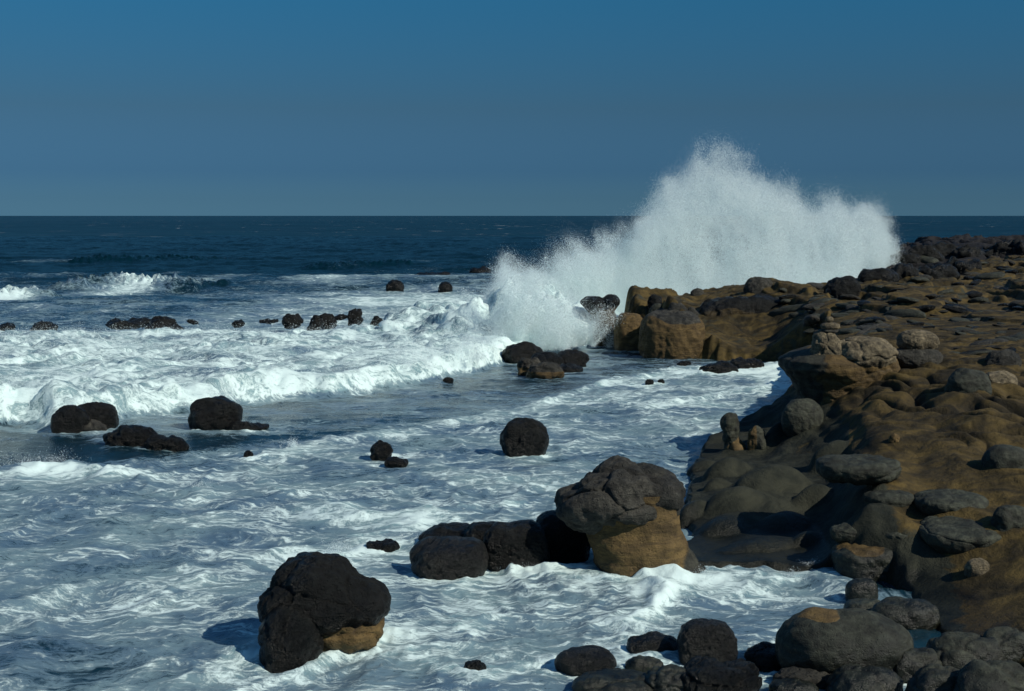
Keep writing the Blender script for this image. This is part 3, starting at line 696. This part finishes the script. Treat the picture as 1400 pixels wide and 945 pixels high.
L('flat grey cap stone on the pedestal above the pool', 1170, 712, 742, 54, seed=156, amp=.06, mat=M_grey, sub=5, sink=.1, power=2.6, flat_top=.55)
L('thin grey cap stone between two others above the pool', 1212, 705, 728, 58, seed=157, amp=.06, mat=M_grey, sub=5, sink=.1, flat_top=.55)
L('low grey cap stone right above the orange stained pedestal', 1242, 720, 742, 52, seed=158, amp=.06, mat=M_grey, sub=5, sink=.1, flat_top=.55)
L('oval grey stone bedded in the ochre slope at the right edge', 1384, 608, 644, 66, seed=160, amp=.05, mat=M_grey, sub=5, fine=.01)
L('little ochre pebble alone on the dark middle of the slope', 1228, 593, 606, 15, name='pebble', cat='pebble', seed=161, amp=.12, mat=M_ochre, ochre=lambda u, w: 1 + 0 * u[:, 0])
L('small tilted tan stone on the slope above the inlet', 1348, 764, 784, 34, seed=162, amp=.1, mat=M_pale)
L('dark grey lump at the right edge on the lower slope', 1392, 690, 725, 50, seed=163, amp=.12, mat=M_grey)

L('wide grey pedestal with orange stains rising from the pool', 1208, 733, 792, 120, name='rock_pedestal', cat='rock', seed=159, amp=.08, mat=M_grey, sub=6, sink=.3, power=3.2, fine=.01, dr=.8, facets=0, flat_top=.6, ochre=lambda u, w: sst(.25, .5, u[:, 2] * .7 + .7 * noise3(w * 1.7, 6)))
# ------------------------------------------------------------ cairn outcrop
root = bpy.data.objects.new('rock_outcrop', None); col.objects.link(root)
Yo = 35.2; ox = colx(1140, Yo); root.location = (ox, Yo, 0)
tag(root, 'overhanging rocky outcrop with a left face painted dark as shade and pale lumpy top that carries the cairn', 'rock outcrop')
def opart(name, px, py, w, h, dy, ry, mat, och=None, **kw):
    c_ = aty(px, py, Yo + dy); rx = w / 2 / F * (Yo + dy); rz = h / 2 / F * (Yo + dy)
    V, Fc_, cr_ = rockmesh((rx, ry, rz), **kw)
    if 'tilt' in kw: pass
    oc_ = np.zeros(len(V)) if och is None else och(V / np.array([rx, ry, rz]), V)
    return mk(name, V, Fc_, mat, c_ - np.array([ox, Yo, 0]), {'ochre': oc_, 'crack': cr_}, parent=root)
def profile_part(name, levels, Yc_, ry, mat, och, seed, n_=220, m_=110, pw=2.5, amp=.10):
    lv = np.array(levels, float); pys = np.linspace(lv[0, 0], lv[-1, 0], m_); V = []
    for py_ in pys:
        L = np.interp(py_, lv[:, 0], lv[:, 1]); R_ = np.interp(py_, lv[:, 0], lv[:, 2]); f_ = np.interp(py_, lv[:, 0], lv[:, 3])
        z_ = aty(1140, py_, Yc_)[2]; c_ = (L + R_) / 2
        for a in np.linspace(0, 2 * math.pi, n_, endpoint=False):
            ca, sa = math.cos(a), math.sin(a); rr = (abs(ca) ** pw + abs(sa) ** pw) ** (-1 / pw)
            V.append((colx(c_, Yc_) + (R_ - L) / 2 / F * Yc_ * ca * rr, Yc_ + ry * f_ * sa * rr, z_))
    V = np.array(V) - np.array([ox, Yo, 0]); i = np.arange(m_ * n_).reshape(m_, n_); j2 = np.roll(i, -1, 1)
    Fq = np.stack([i[:-1], i[1:], j2[1:], j2[:-1]], -1).reshape(-1, 4)
    c0 = np.append(V[:, :2].mean(0), 0); d_ = V - c0; d_[:, 2] = 0; d_ /= np.linalg.norm(d_, axis=1)[:, None] + 1e-6
    V = V + d_ * (amp * fbm3(V * 1.5 + seed, 4, seed) + .04 * fbm3(V * 5, 3, seed + 1) - .05 * np.exp(-np.abs(fbm3(V * np.array([.9, .9, 1.6]), 3, seed + 2)) / .03))[:, None]
    return mk(name, V, Fq, mat, (0, 0, 0), {'ochre': och(V), 'crack': .8 * np.exp(-np.abs(fbm3(V * np.array([.9, .9, 1.6]), 3, seed + 2)) / .02)}, parent=root)
profile_part('body', [(466, 1128, 1160, .2), (474, 1108, 1195, .6), (482, 1084, 1216, .85), (490, 1070, 1222, 1.), (500, 1069, 1226, 1.), (512, 1080, 1228, .95), (526, 1090, 1234, .86), (545, 1096, 1244, .82), (570, 1094, 1254, .9), (600, 1086, 1262, 1.05), (625, 1080, 1270, 1.2)],
             35.1, 1.35, M_ochre, lambda V: sst(-.75, -.25, V[:, 0] + .25 * noise3(V * 1.8, 4)), 371)  # ochre held off the left side: shade of that face painted into the colour
opart('pale_knob', 1131, 479, 54, 58, -.70, .5, M_pale, sub=6, seed=174, amp=.13, fine=.04, facets=7, fdepth=.07, k=.2, blobs=[((-.1, 0, .2), (.75, .8, .75)), ((.35, -.2, -.2), (.6, .7, .7)), ((-.4, 0, -.35), (.5, .7, .55))])
opart('pale_ledge', 1182, 484, 84, 46, -.72, .7, M_pale, sub=6, seed=175, amp=.13, facets=10, fdepth=.10, fine=.03)
def stone(label, px, py, w, h, Yc, mat, cat='stone', name='stone', **kw):
    c_ = aty(px, py, Yc); rx = w / 2 / F * Yc; rz = h / 2 / F * Yc
    V, Fc_, cr_ = rockmesh((rx, rx * .85, rz), **kw)
    return tag(mk(name, V + np.array([0, 0, rz]), Fc_, mat, c_ - np.array([0, 0, rz]), {'ochre': 0 * cr_, 'crack': cr_}), label, cat, kw.get('group'))
stone('small flat dark stone at the bottom of the cairn', 1134, 452, 24, 8, Yo - .75, M_cap, seed=181, amp=.05, sub=4)
stone('flat pale stone in the middle of the cairn', 1135, 446, 27, 11, Yo - .75, M_pale, seed=182, amp=.05, sub=5)
stone('tiny yellowish pebble on top of the cairn', 1134, 437, 11, 9, Yo - .75, M_pale, cat='pebble', name='pebble', seed=183, amp=.05, sub=4)
stone('rounded pale grey boulder balanced on a flatter one right of the cairn', 1255, 467, 56, 32, Yo + .3, M_pale, cat='boulder', name='boulder', seed=184, amp=.07, sub=6, facets=5, fdepth=.04)
stone('flatter grey boulder under the balanced one right of the cairn', 1250, 490, 76, 32, Yo + .3, M_cap, cat='boulder', name='boulder', seed=185, amp=.08, sub=6)
L('dark cracked boulder by the right edge level with the balanced boulders', 1374, 479, 502, 50, seed=186, amp=.12, mat=M_cap, facets=8)
L('grey tilted slab in the brown slope below the balanced boulders', 1330, 505, 535, 62, seed=187, amp=.1, mat=M_grey, sub=5, sink=.8)
L('tan flat stone at the right end of the slope crest', 1370, 508, 524, 46, seed=188, amp=.1, mat=M_pale)

# ------------------------------------------------------------ brown cliff at the cove
def cliff(label, name, px, top, bot, w, ry, seed, och, mat=M_ochre, Yf=None, dark=None, **kw):
    Yc = (onz(px, bot)[1] if Yf is None else Yf) + ry * .8
    zt_ = aty(px, top, Yc)[2]; rz = (zt_ + .6) / 2; rx = w / 2 / F * Yc
    V, Fc_, cr_ = rockmesh((rx, ry, rz), seed=seed, sub=6, **kw)
    oc_ = och(V / np.array([rx, ry, rz]), V)
    o = mk(name, V + np.array([0, 0, rz]), Fc_, mat, (colx(px, Yc), Yc, zt_ - 2 * rz), {'ochre': oc_, 'crack': cr_})
    return tag(o, label, 'rock')
cliff('upright ochre rock with a dark overhanging head in the spray at the cliff tip', 'cliff_rock', 824, 404, 474, 46, 1.4, 191, lambda u, w: sst(.72, .6, u[:, 2] + .15 * noise3(w * 2, 4)), mat=M_black, amp=.08,
      blobs=[((.1, 0, -.2), (.85, 1, .95)), ((-.55, 0, .78), (.75, .8, .2)), ((.5, 0, .8), (.5, .8, .22))], k=.1)
cliff('ochre cliff foot half hidden by flying spray left of the overhanging rock', 'cliff_rock', 790, 432, 462, 46, .8, 192, lambda u, w: 1 + 0 * u[:, 0], amp=.12, Yf=65.5)
cliff('brown rock step linking the overhanging rock to the cliff', 'cliff_rock', 862, 428, 480, 44, 1.0, 193, lambda u, w: 1 + 0 * u[:, 0], amp=.09, power=3)
cliff('ochre cliff block with grey lumps on top facing the cove', 'cliff_rock', 918, 424, 491, 88, 1.5, 194, lambda u, w: sst(.8, .6, u[:, 2] + .2 * noise3(w, 2)), amp=.13, power=2.8, mat=M_cap, fine=.05)
cliff('long low ochre step with a black ledge on top below the spray', 'cliff_rock', 1018, 404, 444, 128, 1.3, 195, lambda u, w: sst(.58, .46, u[:, 2] + .15 * noise3(w * 1.3, 2)), amp=.14, power=3, mat=M_black, Yf=65, fine=.05)

def shelfB(lb, px, top, bot, w, **kw):
    kw.setdefault('mat', M_black); return onland(lb, px, top, bot, w, name='boulder', **kw)
shelfB('small round dark boulder highest on the ochre cliff block', 896, 403, 418, 20, seed=200, amp=.1)
shelfB('grey boulder set in the front of the cliff block top', 900, 414, 442, 28, seed=201, amp=.1, mat=M_grey)
shelfB('second grey boulder right of the first on the cliff block', 926, 414, 434, 32, seed=202, amp=.12, mat=M_cap)
shelfB('small dark grey boulder at the right of the cliff block top', 946, 420, 438, 18, seed=203, amp=.12, mat=M_cap)
shelfB('smooth grey stone low in the ochre cliff wall by the water', 943, 458, 474, 28, seed=204, amp=.05, mat=M_grey)
shelfB('dark hooked boulder standing against the white spray', 1038, 379, 404, 38, seed=207, amp=.12, facets=5, mat=M_cap)
shelfB('faint dark boulder wrapped in spray left of the hooked one', 954, 394, 406, 20, seed=208, amp=.12, mat=M_cap)
shelfB('black cracked boulder on the shelf edge below the spray', 1152, 378, 405, 50, seed=209, amp=.15, facets=9)
shelfB('low black boulder between the cracked boulder and the far dark ridge', 1200, 366, 384, 50, seed=210, amp=.15, facets=8)
G5 = 'jagged black boulders on the far dark ridge'
rs = np.random.default_rng(4)
far_lab = ['tall black boulder at the left end of the far ridge', 'black boulder second on the far ridge behind the spray end', 'broad black boulder on the crest of the far ridge', 'black boulder right of the crest on the far ridge',
           'low black boulder at the right of the far ridge', 'black boulder at the foot of the far ridge on its left', 'black boulder in the middle of the far ridge foot', 'black boulder at the foot of the far ridge on its right',
           'high dark boulder near the right edge on the skyline', 'dark boulder touching the right edge on the skyline', 'small dark boulder on the skyline between ridge and right edge']
for k_, (lb, (px, top, bot, w)) in enumerate(zip(far_lab, [(1238, 342, 362, 40), (1262, 334, 356, 44), (1290, 330, 352, 60), (1322, 334, 352, 46), (1350, 338, 352, 40), (1236, 360, 384, 50), (1280, 356, 380, 56), (1318, 352, 374, 50), (1376, 328, 345, 40), (1398, 326, 346, 36), (1356, 332, 345, 24)])):
    shelfB(lb, px, top + 4, bot, w, seed=220 + k_, amp=.25, facets=9, fdepth=.15, group=G5, sub=5)
# scattered shelf stones
protos = []
for k_ in range(6):
    V, Fc_, cr_ = rockmesh((1, .8, .5), sub=4, seed=240 + k_, amp=.14, facets=5 if k_ % 2 else 0, fdepth=.06)
    me_ob = mk('shelf_stone', V, Fc_, [M_grey, M_cap, M_grey, M_black, M_grey, M_cap][k_], (0, 0, 0), {'ochre': 0 * cr_, 'crack': cr_})
    protos.append(me_ob)
used = [False] * 6
cnt = 0
while cnt < 190:
    px = rs.uniform(960, 1398); py = 352 + (500 - 352) * rs.random() ** .9
    if py < 410 and px < 1020 + (410 - py) * 3.4: continue
    if px < 1075 and py > 412: continue
    if px > 1050 and px < 1290 and py > 455: continue
    p = hit(px, py)
    if p[2] < 1.3 or p[1] < 37: continue
    k_ = rs.integers(0, 6); s = rs.uniform(6, 17) / F * p[1] * (1 + .6 * (rs.random() < .15))
    o = protos[k_] if not used[k_] else protos[k_].copy()
    if used[k_]: col.objects.link(o)
    used[k_] = True
    o.location = (p[0], p[1], p[2] - s * .14); o.scale = (s * rs.uniform(1, 1.5), s * rs.uniform(.5, 1.1), s * rs.uniform(.35, .75)); o.rotation_euler = (rs.uniform(-.25, .25), rs.uniform(-.25, .25), rs.uniform(0, 6.28))
    tag(o, 'small stone half set in the brown rock shelf between the cove and the far ridge', 'stone', 'stones scattered over the rock shelf'); cnt += 1

# ------------------------------------------------------------ finish the bedrock
HM = np.full_like(LX, -9.); HG = np.zeros_like(LX)
for (hx, hy, rx, ry, zt_, zb_, gr_, an_) in humps:
    m_ = (np.abs(LX - hx) < rx * 1.6) & (np.abs(LY - hy) < ry * 1.6)
    qx = LX[m_] - hx + .12 * rx * noise2(LX[m_] / .6, LY[m_] / .6, 71); qy = LY[m_] - hy + .12 * rx * noise2(LX[m_] / .6, LY[m_] / .6, 72)
    ca, sa = math.cos(an_), math.sin(an_); r2_ = ((qx * ca + qy * sa) / (rx * 1.25)) ** 2 + ((-qx * sa + qy * ca) / (ry * .95)) ** 2
    hz_ = zb_ + (zt_ - zb_) * np.clip(1 - r2_, 0, 1) ** .72 - np.clip(r2_ - 1, 0, 9) * .9
    HM[m_] = np.maximum(HM[m_], hz_); HG[m_] = np.maximum(HG[m_], (r2_ < 1.2) * gr_)
dz_ = HM - LZ; kk = .24
LZ = np.where(dz_ > -kk, LZ + np.where(dz_ > kk, dz_, (dz_ + kk) ** 2 / (4 * kk)), LZ)
grey = np.maximum(grey, HG * sst(-.05, .1, dz_))
for (hx, hy, rx, ry, sk) in skirts:
    R_ = max(rx, ry) * 1.8
    m_ = (np.abs(LX - hx) < R_) & (np.abs(LY - hy) < R_)
    r_ = np.sqrt(((LX[m_] - hx) / rx) ** 2 + ((LY[m_] - hy) / ry) ** 2)
    LZ[m_] += sk * rx * np.clip(1.55 - r_, 0, .9) ** 2
land_o = mk('rock_shelf', np.stack([LX, LY, LZ], 1), grid_faces(ln, lm), terrain_mat(), (0, 0, 0), {'grey': grey, 'crack': np.clip(grv * 1.3, 0, 1) , 'black': blk, 'wet': wet})
tag(land_o, 'brown and olive grey eroded bedrock rising from the surf on the right', 'rocky shore', kind='structure')
# ------------------------------------------------------------ finish the sea
near_foam = np.zeros_like(X)
for (sx_, sy_, rx, ry) in splashes:
    m_ = (np.abs(X - sx_) < rx + 1.5) & (np.abs(Y - sy_) < ry + 1.8)
    r = np.sqrt(((X[m_] - sx_) / rx) ** 2 + ((Y[m_] - sy_) / ry) ** 2); dd = (r - 1) * min(rx, ry)
    a = np.exp(-np.clip(dd, 0, 9) / (.14 + .10 * rx))
    near_foam[m_] = np.maximum(near_foam[m_], a * (.5 + .7 * noise2(X[m_] / .5, Y[m_] / .5, 66)))
foam = foam + .45 * np.clip(near_foam, 0, 1) - .5 * np.exp(-((X - colx(1235, 22.4)) / .9) ** 2 - ((Y - 22.4) / .6) ** 2) - .6 * np.exp(-((X - colx(1265, 19.6)) / .9) ** 2 - ((Y - 19.6) / 1.) ** 2)
Z = Zsea + .10 * near_foam * near * np.abs(noise2(X / .22, Y / .22, 67)) * (bore < .3)
dl = np.abs(inside_dist(X, Y)) < 25
far = sst(70, 160, Y)
D3 = np.stack([X, Y, Z * 1.5], 1)
bx_ = np.clip(bore, 0, 1) * (Y < 90)
X = X + bx_ * .34 * fbm3(D3 / .9, 3, 401); Y = Y + bx_ * .38 * fbm3(D3 / .9, 3, 411)
inland = inside_dist(X, Y) > 1.2
Z = np.where(inland, np.minimum(Z, -.15), Z)
sea = mk('sea', np.stack([X, Y, Z], 1), grid_faces(ny, nx), water_mat(), (0, 0, 0), {'foam': np.clip(foam, 0, 1.35), 'far': far})
tag(sea, 'foaming sea with a white surf front and dark blue open water behind', 'sea', kind='structure')
# open ocean to the horizon and beyond the sides
def far_mat():
    m = bpy.data.materials.new('open_ocean'); b = NB(m)
    geo = b.new('ShaderNodeNewGeometry'); P = geo.outputs['Position']
    n0 = b.noise(b.map(P, (.02, .05, 1)), 1., 6, .65, .3); n1 = b.noise(b.map(P, (.006, .03, 1)), 1., 8, .7, .3)
    wc = b.noise(b.map(P, (.035, .05, 1)), 1., 9, .8, .6)
    cc = b.mix(b.ss(n1, .35, .65), c4(.0004, .008, .013), c4(.0008, .016, .024))
    cc = b.mix(b.ss(wc, .61, .66), cc, c4(.5, .55, .55))
    p = b.new('ShaderNodeBsdfPrincipled'); b.put(p, 'Base Color', cc); b.put(p, 'IOR', 1.33); b.put(p, 'Roughness', .3); b.put(p, 'Specular IOR Level', .045)
    bp = b.new('ShaderNodeBump'); b.put(bp, 'Strength', .7); b.put(bp, 'Distance', 2.); b.put(bp, 'Height', n0); b.put(p, 'Normal', bp.outputs[0])
    o = b.new('ShaderNodeOutputMaterial'); b.l.new(p.outputs[0], o.inputs[0]); return m
fx = np.concatenate([-np.geomspace(60000, 300, 14), np.linspace(-280, 280, 60), np.geomspace(300, 60000, 14)])
fyv = np.concatenate([np.linspace(395, 1500, 120), np.geomspace(1600, 60000, 24)])
FX, FY = np.meshgrid(fx, fyv); FZ = .5 * noise2(FX / 30, FY / 18, 92) * (FY < 1500) - .12
o = mk('open_sea', np.stack([FX.ravel(), FY.ravel(), FZ.ravel()], 1), grid_faces(len(fyv), len(fx)), far_mat())
tag(o, 'dark blue open sea reaching the horizon', 'sea', kind='structure')
o = mk('sea_bed', np.array([[-60000, -6000, -3], [60000, -6000, -3], [60000, 60000, -3], [-60000, 60000, -3]]), np.array([[0, 1, 2, 3]]), bpy.data.materials['open_ocean'])
tag(o, 'dark water and sea bed beneath the surf', 'sea bed', kind='structure')

# ------------------------------------------------------------ spray
def tris(name, Pn, S, mat, label, cat):
    N = len(Pn); r = rng.normal(size=(N, 3, 3)); r /= np.linalg.norm(r, axis=2)[:, :, None]
    V = Pn[:, None, :] + r * S[:, None, None]
    o = mk(name, V.reshape(-1, 3), np.arange(N * 3).reshape(N, 3), mat, smooth=False)
    return tag(o, label, cat, kind='stuff')
top_px = np.array([640, 668, 685, 700, 715, 735, 760, 800, 830, 860, 880, 900, 925, 945, 965, 985, 1003, 1022, 1050, 1080, 1110, 1140, 1165, 1187, 1205, 1217, 1228])
top_py = np.array([430, 405, 362, 366, 372, 350, 330, 338, 328, 318, 296, 264, 236, 214, 205, 201, 214, 236, 246, 262, 275, 271, 280, 278, 298, 325, 362])
dep_px = np.array([640, 700, 770, 830, 870, 950, 1050, 1150, 1230]); dep_Y = np.array([64, 67, 70.5, 74, 76, 80, 86, 96, 106])
N = 5600000
px = rng.uniform(645, 1230, N); Yc = np.interp(px, dep_px, dep_Y)
T_ = np.interp(px, [640, 700, 800, 1000, 1160, 1230], [1.2, 1.6, 2.2, 4.0, 3.6, 2.4])
th = rng.uniform(-1, 1, N) * T_
tpy = np.interp(px, top_px, top_py) - 6
ztop = H + (295 - tpy) / F * Yc
Pz = -.2 + (ztop + 1.4) * rng.random(N)
Pn = np.stack([(px - 700) / F * Yc, Yc + th, Pz], 1)
hrel = (Pz + .2) / (ztop + .2)
Q = Pn * np.array([1, .9, .75]); Q[:, 0] += .3 * Pz
Q = Q + .5 * np.stack([noise3(Pn * .45, 321), noise3(Pn * .45, 322), noise3(Pn * .45, 323)], 1)
bil = 0
for k_, (f_, a_) in enumerate(((.32, .50), (.75, .26), (1.7, .15), (3.8, .09))):
    bil = bil + a_ * (1 - 2.4 * np.abs(noise3(Q * f_ + 9 * k_, 301 + k_)))
rag = fbm3(Pn * np.array([2.2, 2.2, 1.1]), 3, 341, .6)
sc_e = 5.0 / (ztop + 1)                       # the rim is about a metre and a half deep whatever the height
D_ = np.minimum((1 - hrel) / sc_e * 1.25, (1 - np.abs(th) / T_) * 1.1)
D_ = np.minimum(D_, np.clip((px - 655) / 55, 0, 9)); D_ = np.minimum(D_, np.clip((1228 - px) / 50, 0, 9))
D2 = D_ - .36 + .62 * bil + .22 * rag
core = sst(-.02, .16, D2) * np.where(D2 > .75, .35, 1)
halo = .10 * sst(-.55, .05, D2) ** 2 * sst(1.25, .9, hrel)
dens = core * (.55 + .6 * sst(-.3, .3, rag)) * np.interp(hrel, [0, .5, 1], [1.1, .8, .45]) + halo
keep = rng.random(N) < dens * .55
Pn = Pn[keep]; px = px[keep]; cz = core[keep]
Pn = np.concatenate([Pn, Pn + rng.normal(size=Pn.shape) * .08, Pn + rng.normal(size=Pn.shape) * .16, Pn + rng.normal(size=Pn.shape) * .3, Pn + rng.normal(size=Pn.shape) * .12]); px = np.concatenate([px] * 5); cz = np.concatenate([cz] * 5)
S = (.0075 + .015 * rng.random(len(Pn)) ** 2.5) * (.6 + .55 * cz)
S = S * (Pn[:, 1] / 75)
big = rng.random(len(Pn)) < .05 * (noise3(Pn * 1.1, 331) > .1); S[big] *= 2.0
print('spray', len(Pn))
tris('wave_spray', Pn, S, M_spray, 'tall burst of white spray thrown up where the wave hits the rock shelf', 'spray')
# fine mist hanging in the spray, a closed lens-shaped body of droplets
def mist(name, p0, p1, k0, thick, dens, label, ns=70, na_=18):
    V = []
    for i in range(ns):
        s_ = i / (ns - 1); pp = p0 + (p1 - p0) * s_
        Y_ = np.interp(pp, dep_px, dep_Y); zt_ = H + (295 - np.interp(pp, top_px, top_py)) / F * Y_
        zt_ = (zt_ + .3) * k0 * min(1, (1 - abs(2 * s_ - 1)) * 9 + .15) - .3
        zt_ *= 1 + .05 * math.sin(i * 1.9) + .04 * math.sin(i * .83 + 1)
        th_ = thick * math.sqrt(max(.02, 1 - abs(2 * s_ - 1) ** 3))
        for j in range(na_):
            a = 2 * math.pi * j / na_
            V.append((colx(pp, Y_), Y_ + math.sin(a) * th_ * (.75 + .25 * math.cos(a)), -.3 + (zt_ + .3) * (.5 + .5 * math.cos(a))))
    i = np.arange(ns * na_).reshape(ns, na_); j2 = np.roll(i, -1, 1)
    Fc = list(np.stack([i[:-1], j2[:-1], j2[1:], i[1:]], -1).reshape(-1, 4))
    V = np.array(V); c0 = V[:na_].mean(0); c1 = V[-na_:].mean(0)
    base = len(V); V = np.concatenate([V, [c0, c1]])
    for j in range(na_):
        Fc.append([j, base, (j + 1) % na_, (j + 1) % na_]); 
    Fc = [list(f) if f[2] != f[3] else list(f[:3]) for f in Fc]
    for j in range(na_):
        Fc.append([(ns - 1) * na_ + j, (ns - 1) * na_ + (j + 1) % na_, base + 1])
    me = bpy.data.meshes.new(name); me.from_pydata([tuple(v) for v in V], [], [[int(q_) for q_ in f] for f in Fc])
    m = bpy.data.materials.new(name); b = NB(m)
    geo = b.new('ShaderNodeNewGeometry'); P = geo.outputs['Position']
    n1 = b.noise(b.map(P, (.9, .9, .5)), .32, 5, .62, .5)
    pv = b.new('ShaderNodeVolumePrincipled'); pv.inputs['Color'].default_value = c4(.95, .975, .975)
    b.put(pv, 'Density', b.math('MULTIPLY', b.ss(n1, .36, .66), dens)); pv.inputs['Anisotropy'].default_value = .1
    o_ = b.new('ShaderNodeOutputMaterial'); b.l.new(pv.outputs[0], o_.inputs['Volume'])
    me.materials.append(m); o = bpy.data.objects.new(name, me); col.objects.link(o)
    return tag(o, label, 'mist', kind='stuff')
#mist('spray_mist', 668, 1226, .97, 3.6, .34, 'fine white mist hanging inside the tall burst of spray')
# splash along the surf front and from the lumps of the bore
M_ = (df > -.1) & (bore > .25) & (Y < 70)
idx = np.nonzero(M_)[0]
w_ = np.exp(-np.clip(df[idx], 0, 30) / 1.6) + .10 * (pxv[idx] > -50)
w_ = w_ * (Y[idx] ** 2) * (.2 + sst(-.1, .5, fbm2(X[idx] / 1.2, Y[idx] / 1.2, 2, 95))); w_ /= w_.sum()
pick = rng.choice(idx, 110000, p=w_)
up_ = rng.exponential(.10, len(pick)) * (1 + 2.0 * sst(.1, .6, noise2(X[pick] / .9, Y[pick] / .9, 96)))
Pn2 = np.stack([X[pick], Y[pick], Z[pick] + up_], 1) + rng.normal(size=(len(pick), 3)) * .05
jets = []
def jet(px_, py_, hgt, wid, n_, z=0, lean=0):
    c_ = onz(px_, py_, z); nf = 22
    la = rng.normal(size=nf) * .55; ha = .35 + .65 * rng.random(nf); ox_ = rng.normal(size=nf) * wid * .4; oy_ = rng.normal(size=nf) * wid * .4; ly_ = rng.normal(size=nf) * .3
    k = rng.integers(0, nf, n_); a = rng.random(n_) ** 1.3
    up__ = a * hgt * ha[k] * (1 - .35 * np.abs(la[k]))
    jit = wid * (.05 + .14 * a)
    x = c_[0] + ox_[k] + la[k] * up__ * .8 + lean * a + rng.normal(size=n_) * jit
    y = c_[1] + oy_[k] + ly_[k] * up__ + rng.normal(size=n_) * jit
    jets.append(np.stack([x, y, z + up__ + rng.normal(size=n_) * jit * .5], 1))
jet(298, 556, 1.0, .45, 7000, .2, .1); jet(455, 762, .42, .25, 5000, 0, .1); jet(398, 612, .3, .3, 2500); jet(55, 638, .4, 1.0, 5000); jet(275, 668, .22, .3, 2000)
jet(905, 796, .22, .35, 3500); jet(700, 778, .2, .4, 3000); jet(730, 782, .22, .3, 2500); jet(1110, 775, .15, .2, 1500); jet(585, 745, .25, .5, 3000); jet(845, 475, 1.2, .8, 6000); jet(1085, 790, .15, .3, 1500)
jet(692, 474, 4.2, .9, 150000, .3, .2); jet(716, 474, 3.6, 1.4, 150000, .3, .2); jet(752, 473, 3.1, 2.0, 150000, .3); jet(782, 472, 2.2, 1.2, 90000, .3, .3); jet(730, 474, 2.2, 2.5, 120000, .3); jet(670, 478, 1.8, 1.6, 50000, .3); jet(560, 500, 1.2, 1.5, 9000, .6); jet(640, 490, 1.6, 1.5, 12000, .6)
jet(955, 790, .2, .4, 2500); jet(855, 892, .15, .3, 1500); jet(870, 860, .15, .4, 2000)
Pn2 = np.concatenate([Pn2] + jets)
S2 = (.006 + .014 * rng.random(len(Pn2)) ** 2.5) * (Pn2[:, 1] / 40)
tris('surf_spray', Pn2, S2, M_spray, 'flecks of white spray flying off the surf front and round the rocks', 'spray')

# ------------------------------------------------------------ light, sky, camera
el, az = math.radians(38), math.radians(-34)     # sun to the right, a little behind the camera
sd = Vector((math.cos(el) * math.cos(az), math.cos(el) * math.sin(az), math.sin(el)))
sl = bpy.data.lights.new('sun', 'SUN'); sl.energy = 4.2; sl.angle = math.radians(.5); sl.color = (1, .93, .80)
so = bpy.data.objects.new('sun', sl); col.objects.link(so); so.rotation_euler = sd.to_track_quat('Z', 'Y').to_euler()
w = bpy.data.worlds.new('World'); C.world = w; w.use_nodes = True
n_, l_ = w.node_tree.nodes, w.node_tree.links; n_.clear()
class WB(NB):
    def __init__(s): s.n = n_; s.l = l_
b = WB()
sky = b.new('ShaderNodeTexSky', sky_type='NISHITA', sun_disc=False); sky.sun_elevation = el
sky.sun_rotation = math.atan2(sd.x, sd.y); sky.air_density = 1.0; sky.dust_density = .6; sky.ozone_density = 3.0
tc = b.new('ShaderNodeTexCoord'); sz_ = b.new('ShaderNodeSeparateXYZ'); b.put(sz_, 0, tc.outputs['Generated'])
cr = b.new('ShaderNodeValToRGB'); b.put(cr, 0, b.math('MULTIPLY', sz_.outputs[2], 1.0, clamp=True))
SKYSTOPS = [(0.0, (.150, .365, .68)), (.012, (.118, .290, .56)), (.03, (.090, .228, .47)), (.075, (.110, .228, .355)), (.147, (.088, .315, .45)), (.5, (.40, .70, .85))]
e = cr.color_ramp.elements
e[0].position = 0; e[0].color = c4(*SKYSTOPS[0][1]); e[1].position = SKYSTOPS[-1][0]; e[1].color = c4(*SKYSTOPS[-1][1])
for p_, c_ in SKYSTOPS[1:-1]:
    x = e.new(p_); x.color = c4(*c_)
mx = b.mix(1.0, sky.outputs[0], cr.outputs[0], 'MULTIPLY')
bg = b.new('ShaderNodeBackground'); b.put(bg, 0, mx); bg.inputs[1].default_value = .10
wo = b.new('ShaderNodeOutputWorld'); l_.new(bg.outputs[0], wo.inputs[0])
cam = bpy.data.cameras.new('camera'); cam.sensor_width = 36; cam.lens = 36 * F / 1400; cam.clip_end = 200000
co = bpy.data.objects.new('camera', cam); col.objects.link(co); co.location = (0, 0, H); co.rotation_euler = (math.pi / 2 - PITCH, 0, 0)
C.camera = co
C.view_settings.view_transform = 'Standard'; C.view_settings.look = 'None'; C.view_settings.exposure = 0; C.view_settings.gamma = 1
C.cycles.max_bounces = 6; C.cycles.diffuse_bounces = 4; C.cycles.transmission_bounces = 4; C.cycles.glossy_bounces = 2; C.cycles.volume_bounces = 3; C.cycles.volume_step_rate = 3.0; C.cycles.volume_max_steps = 64
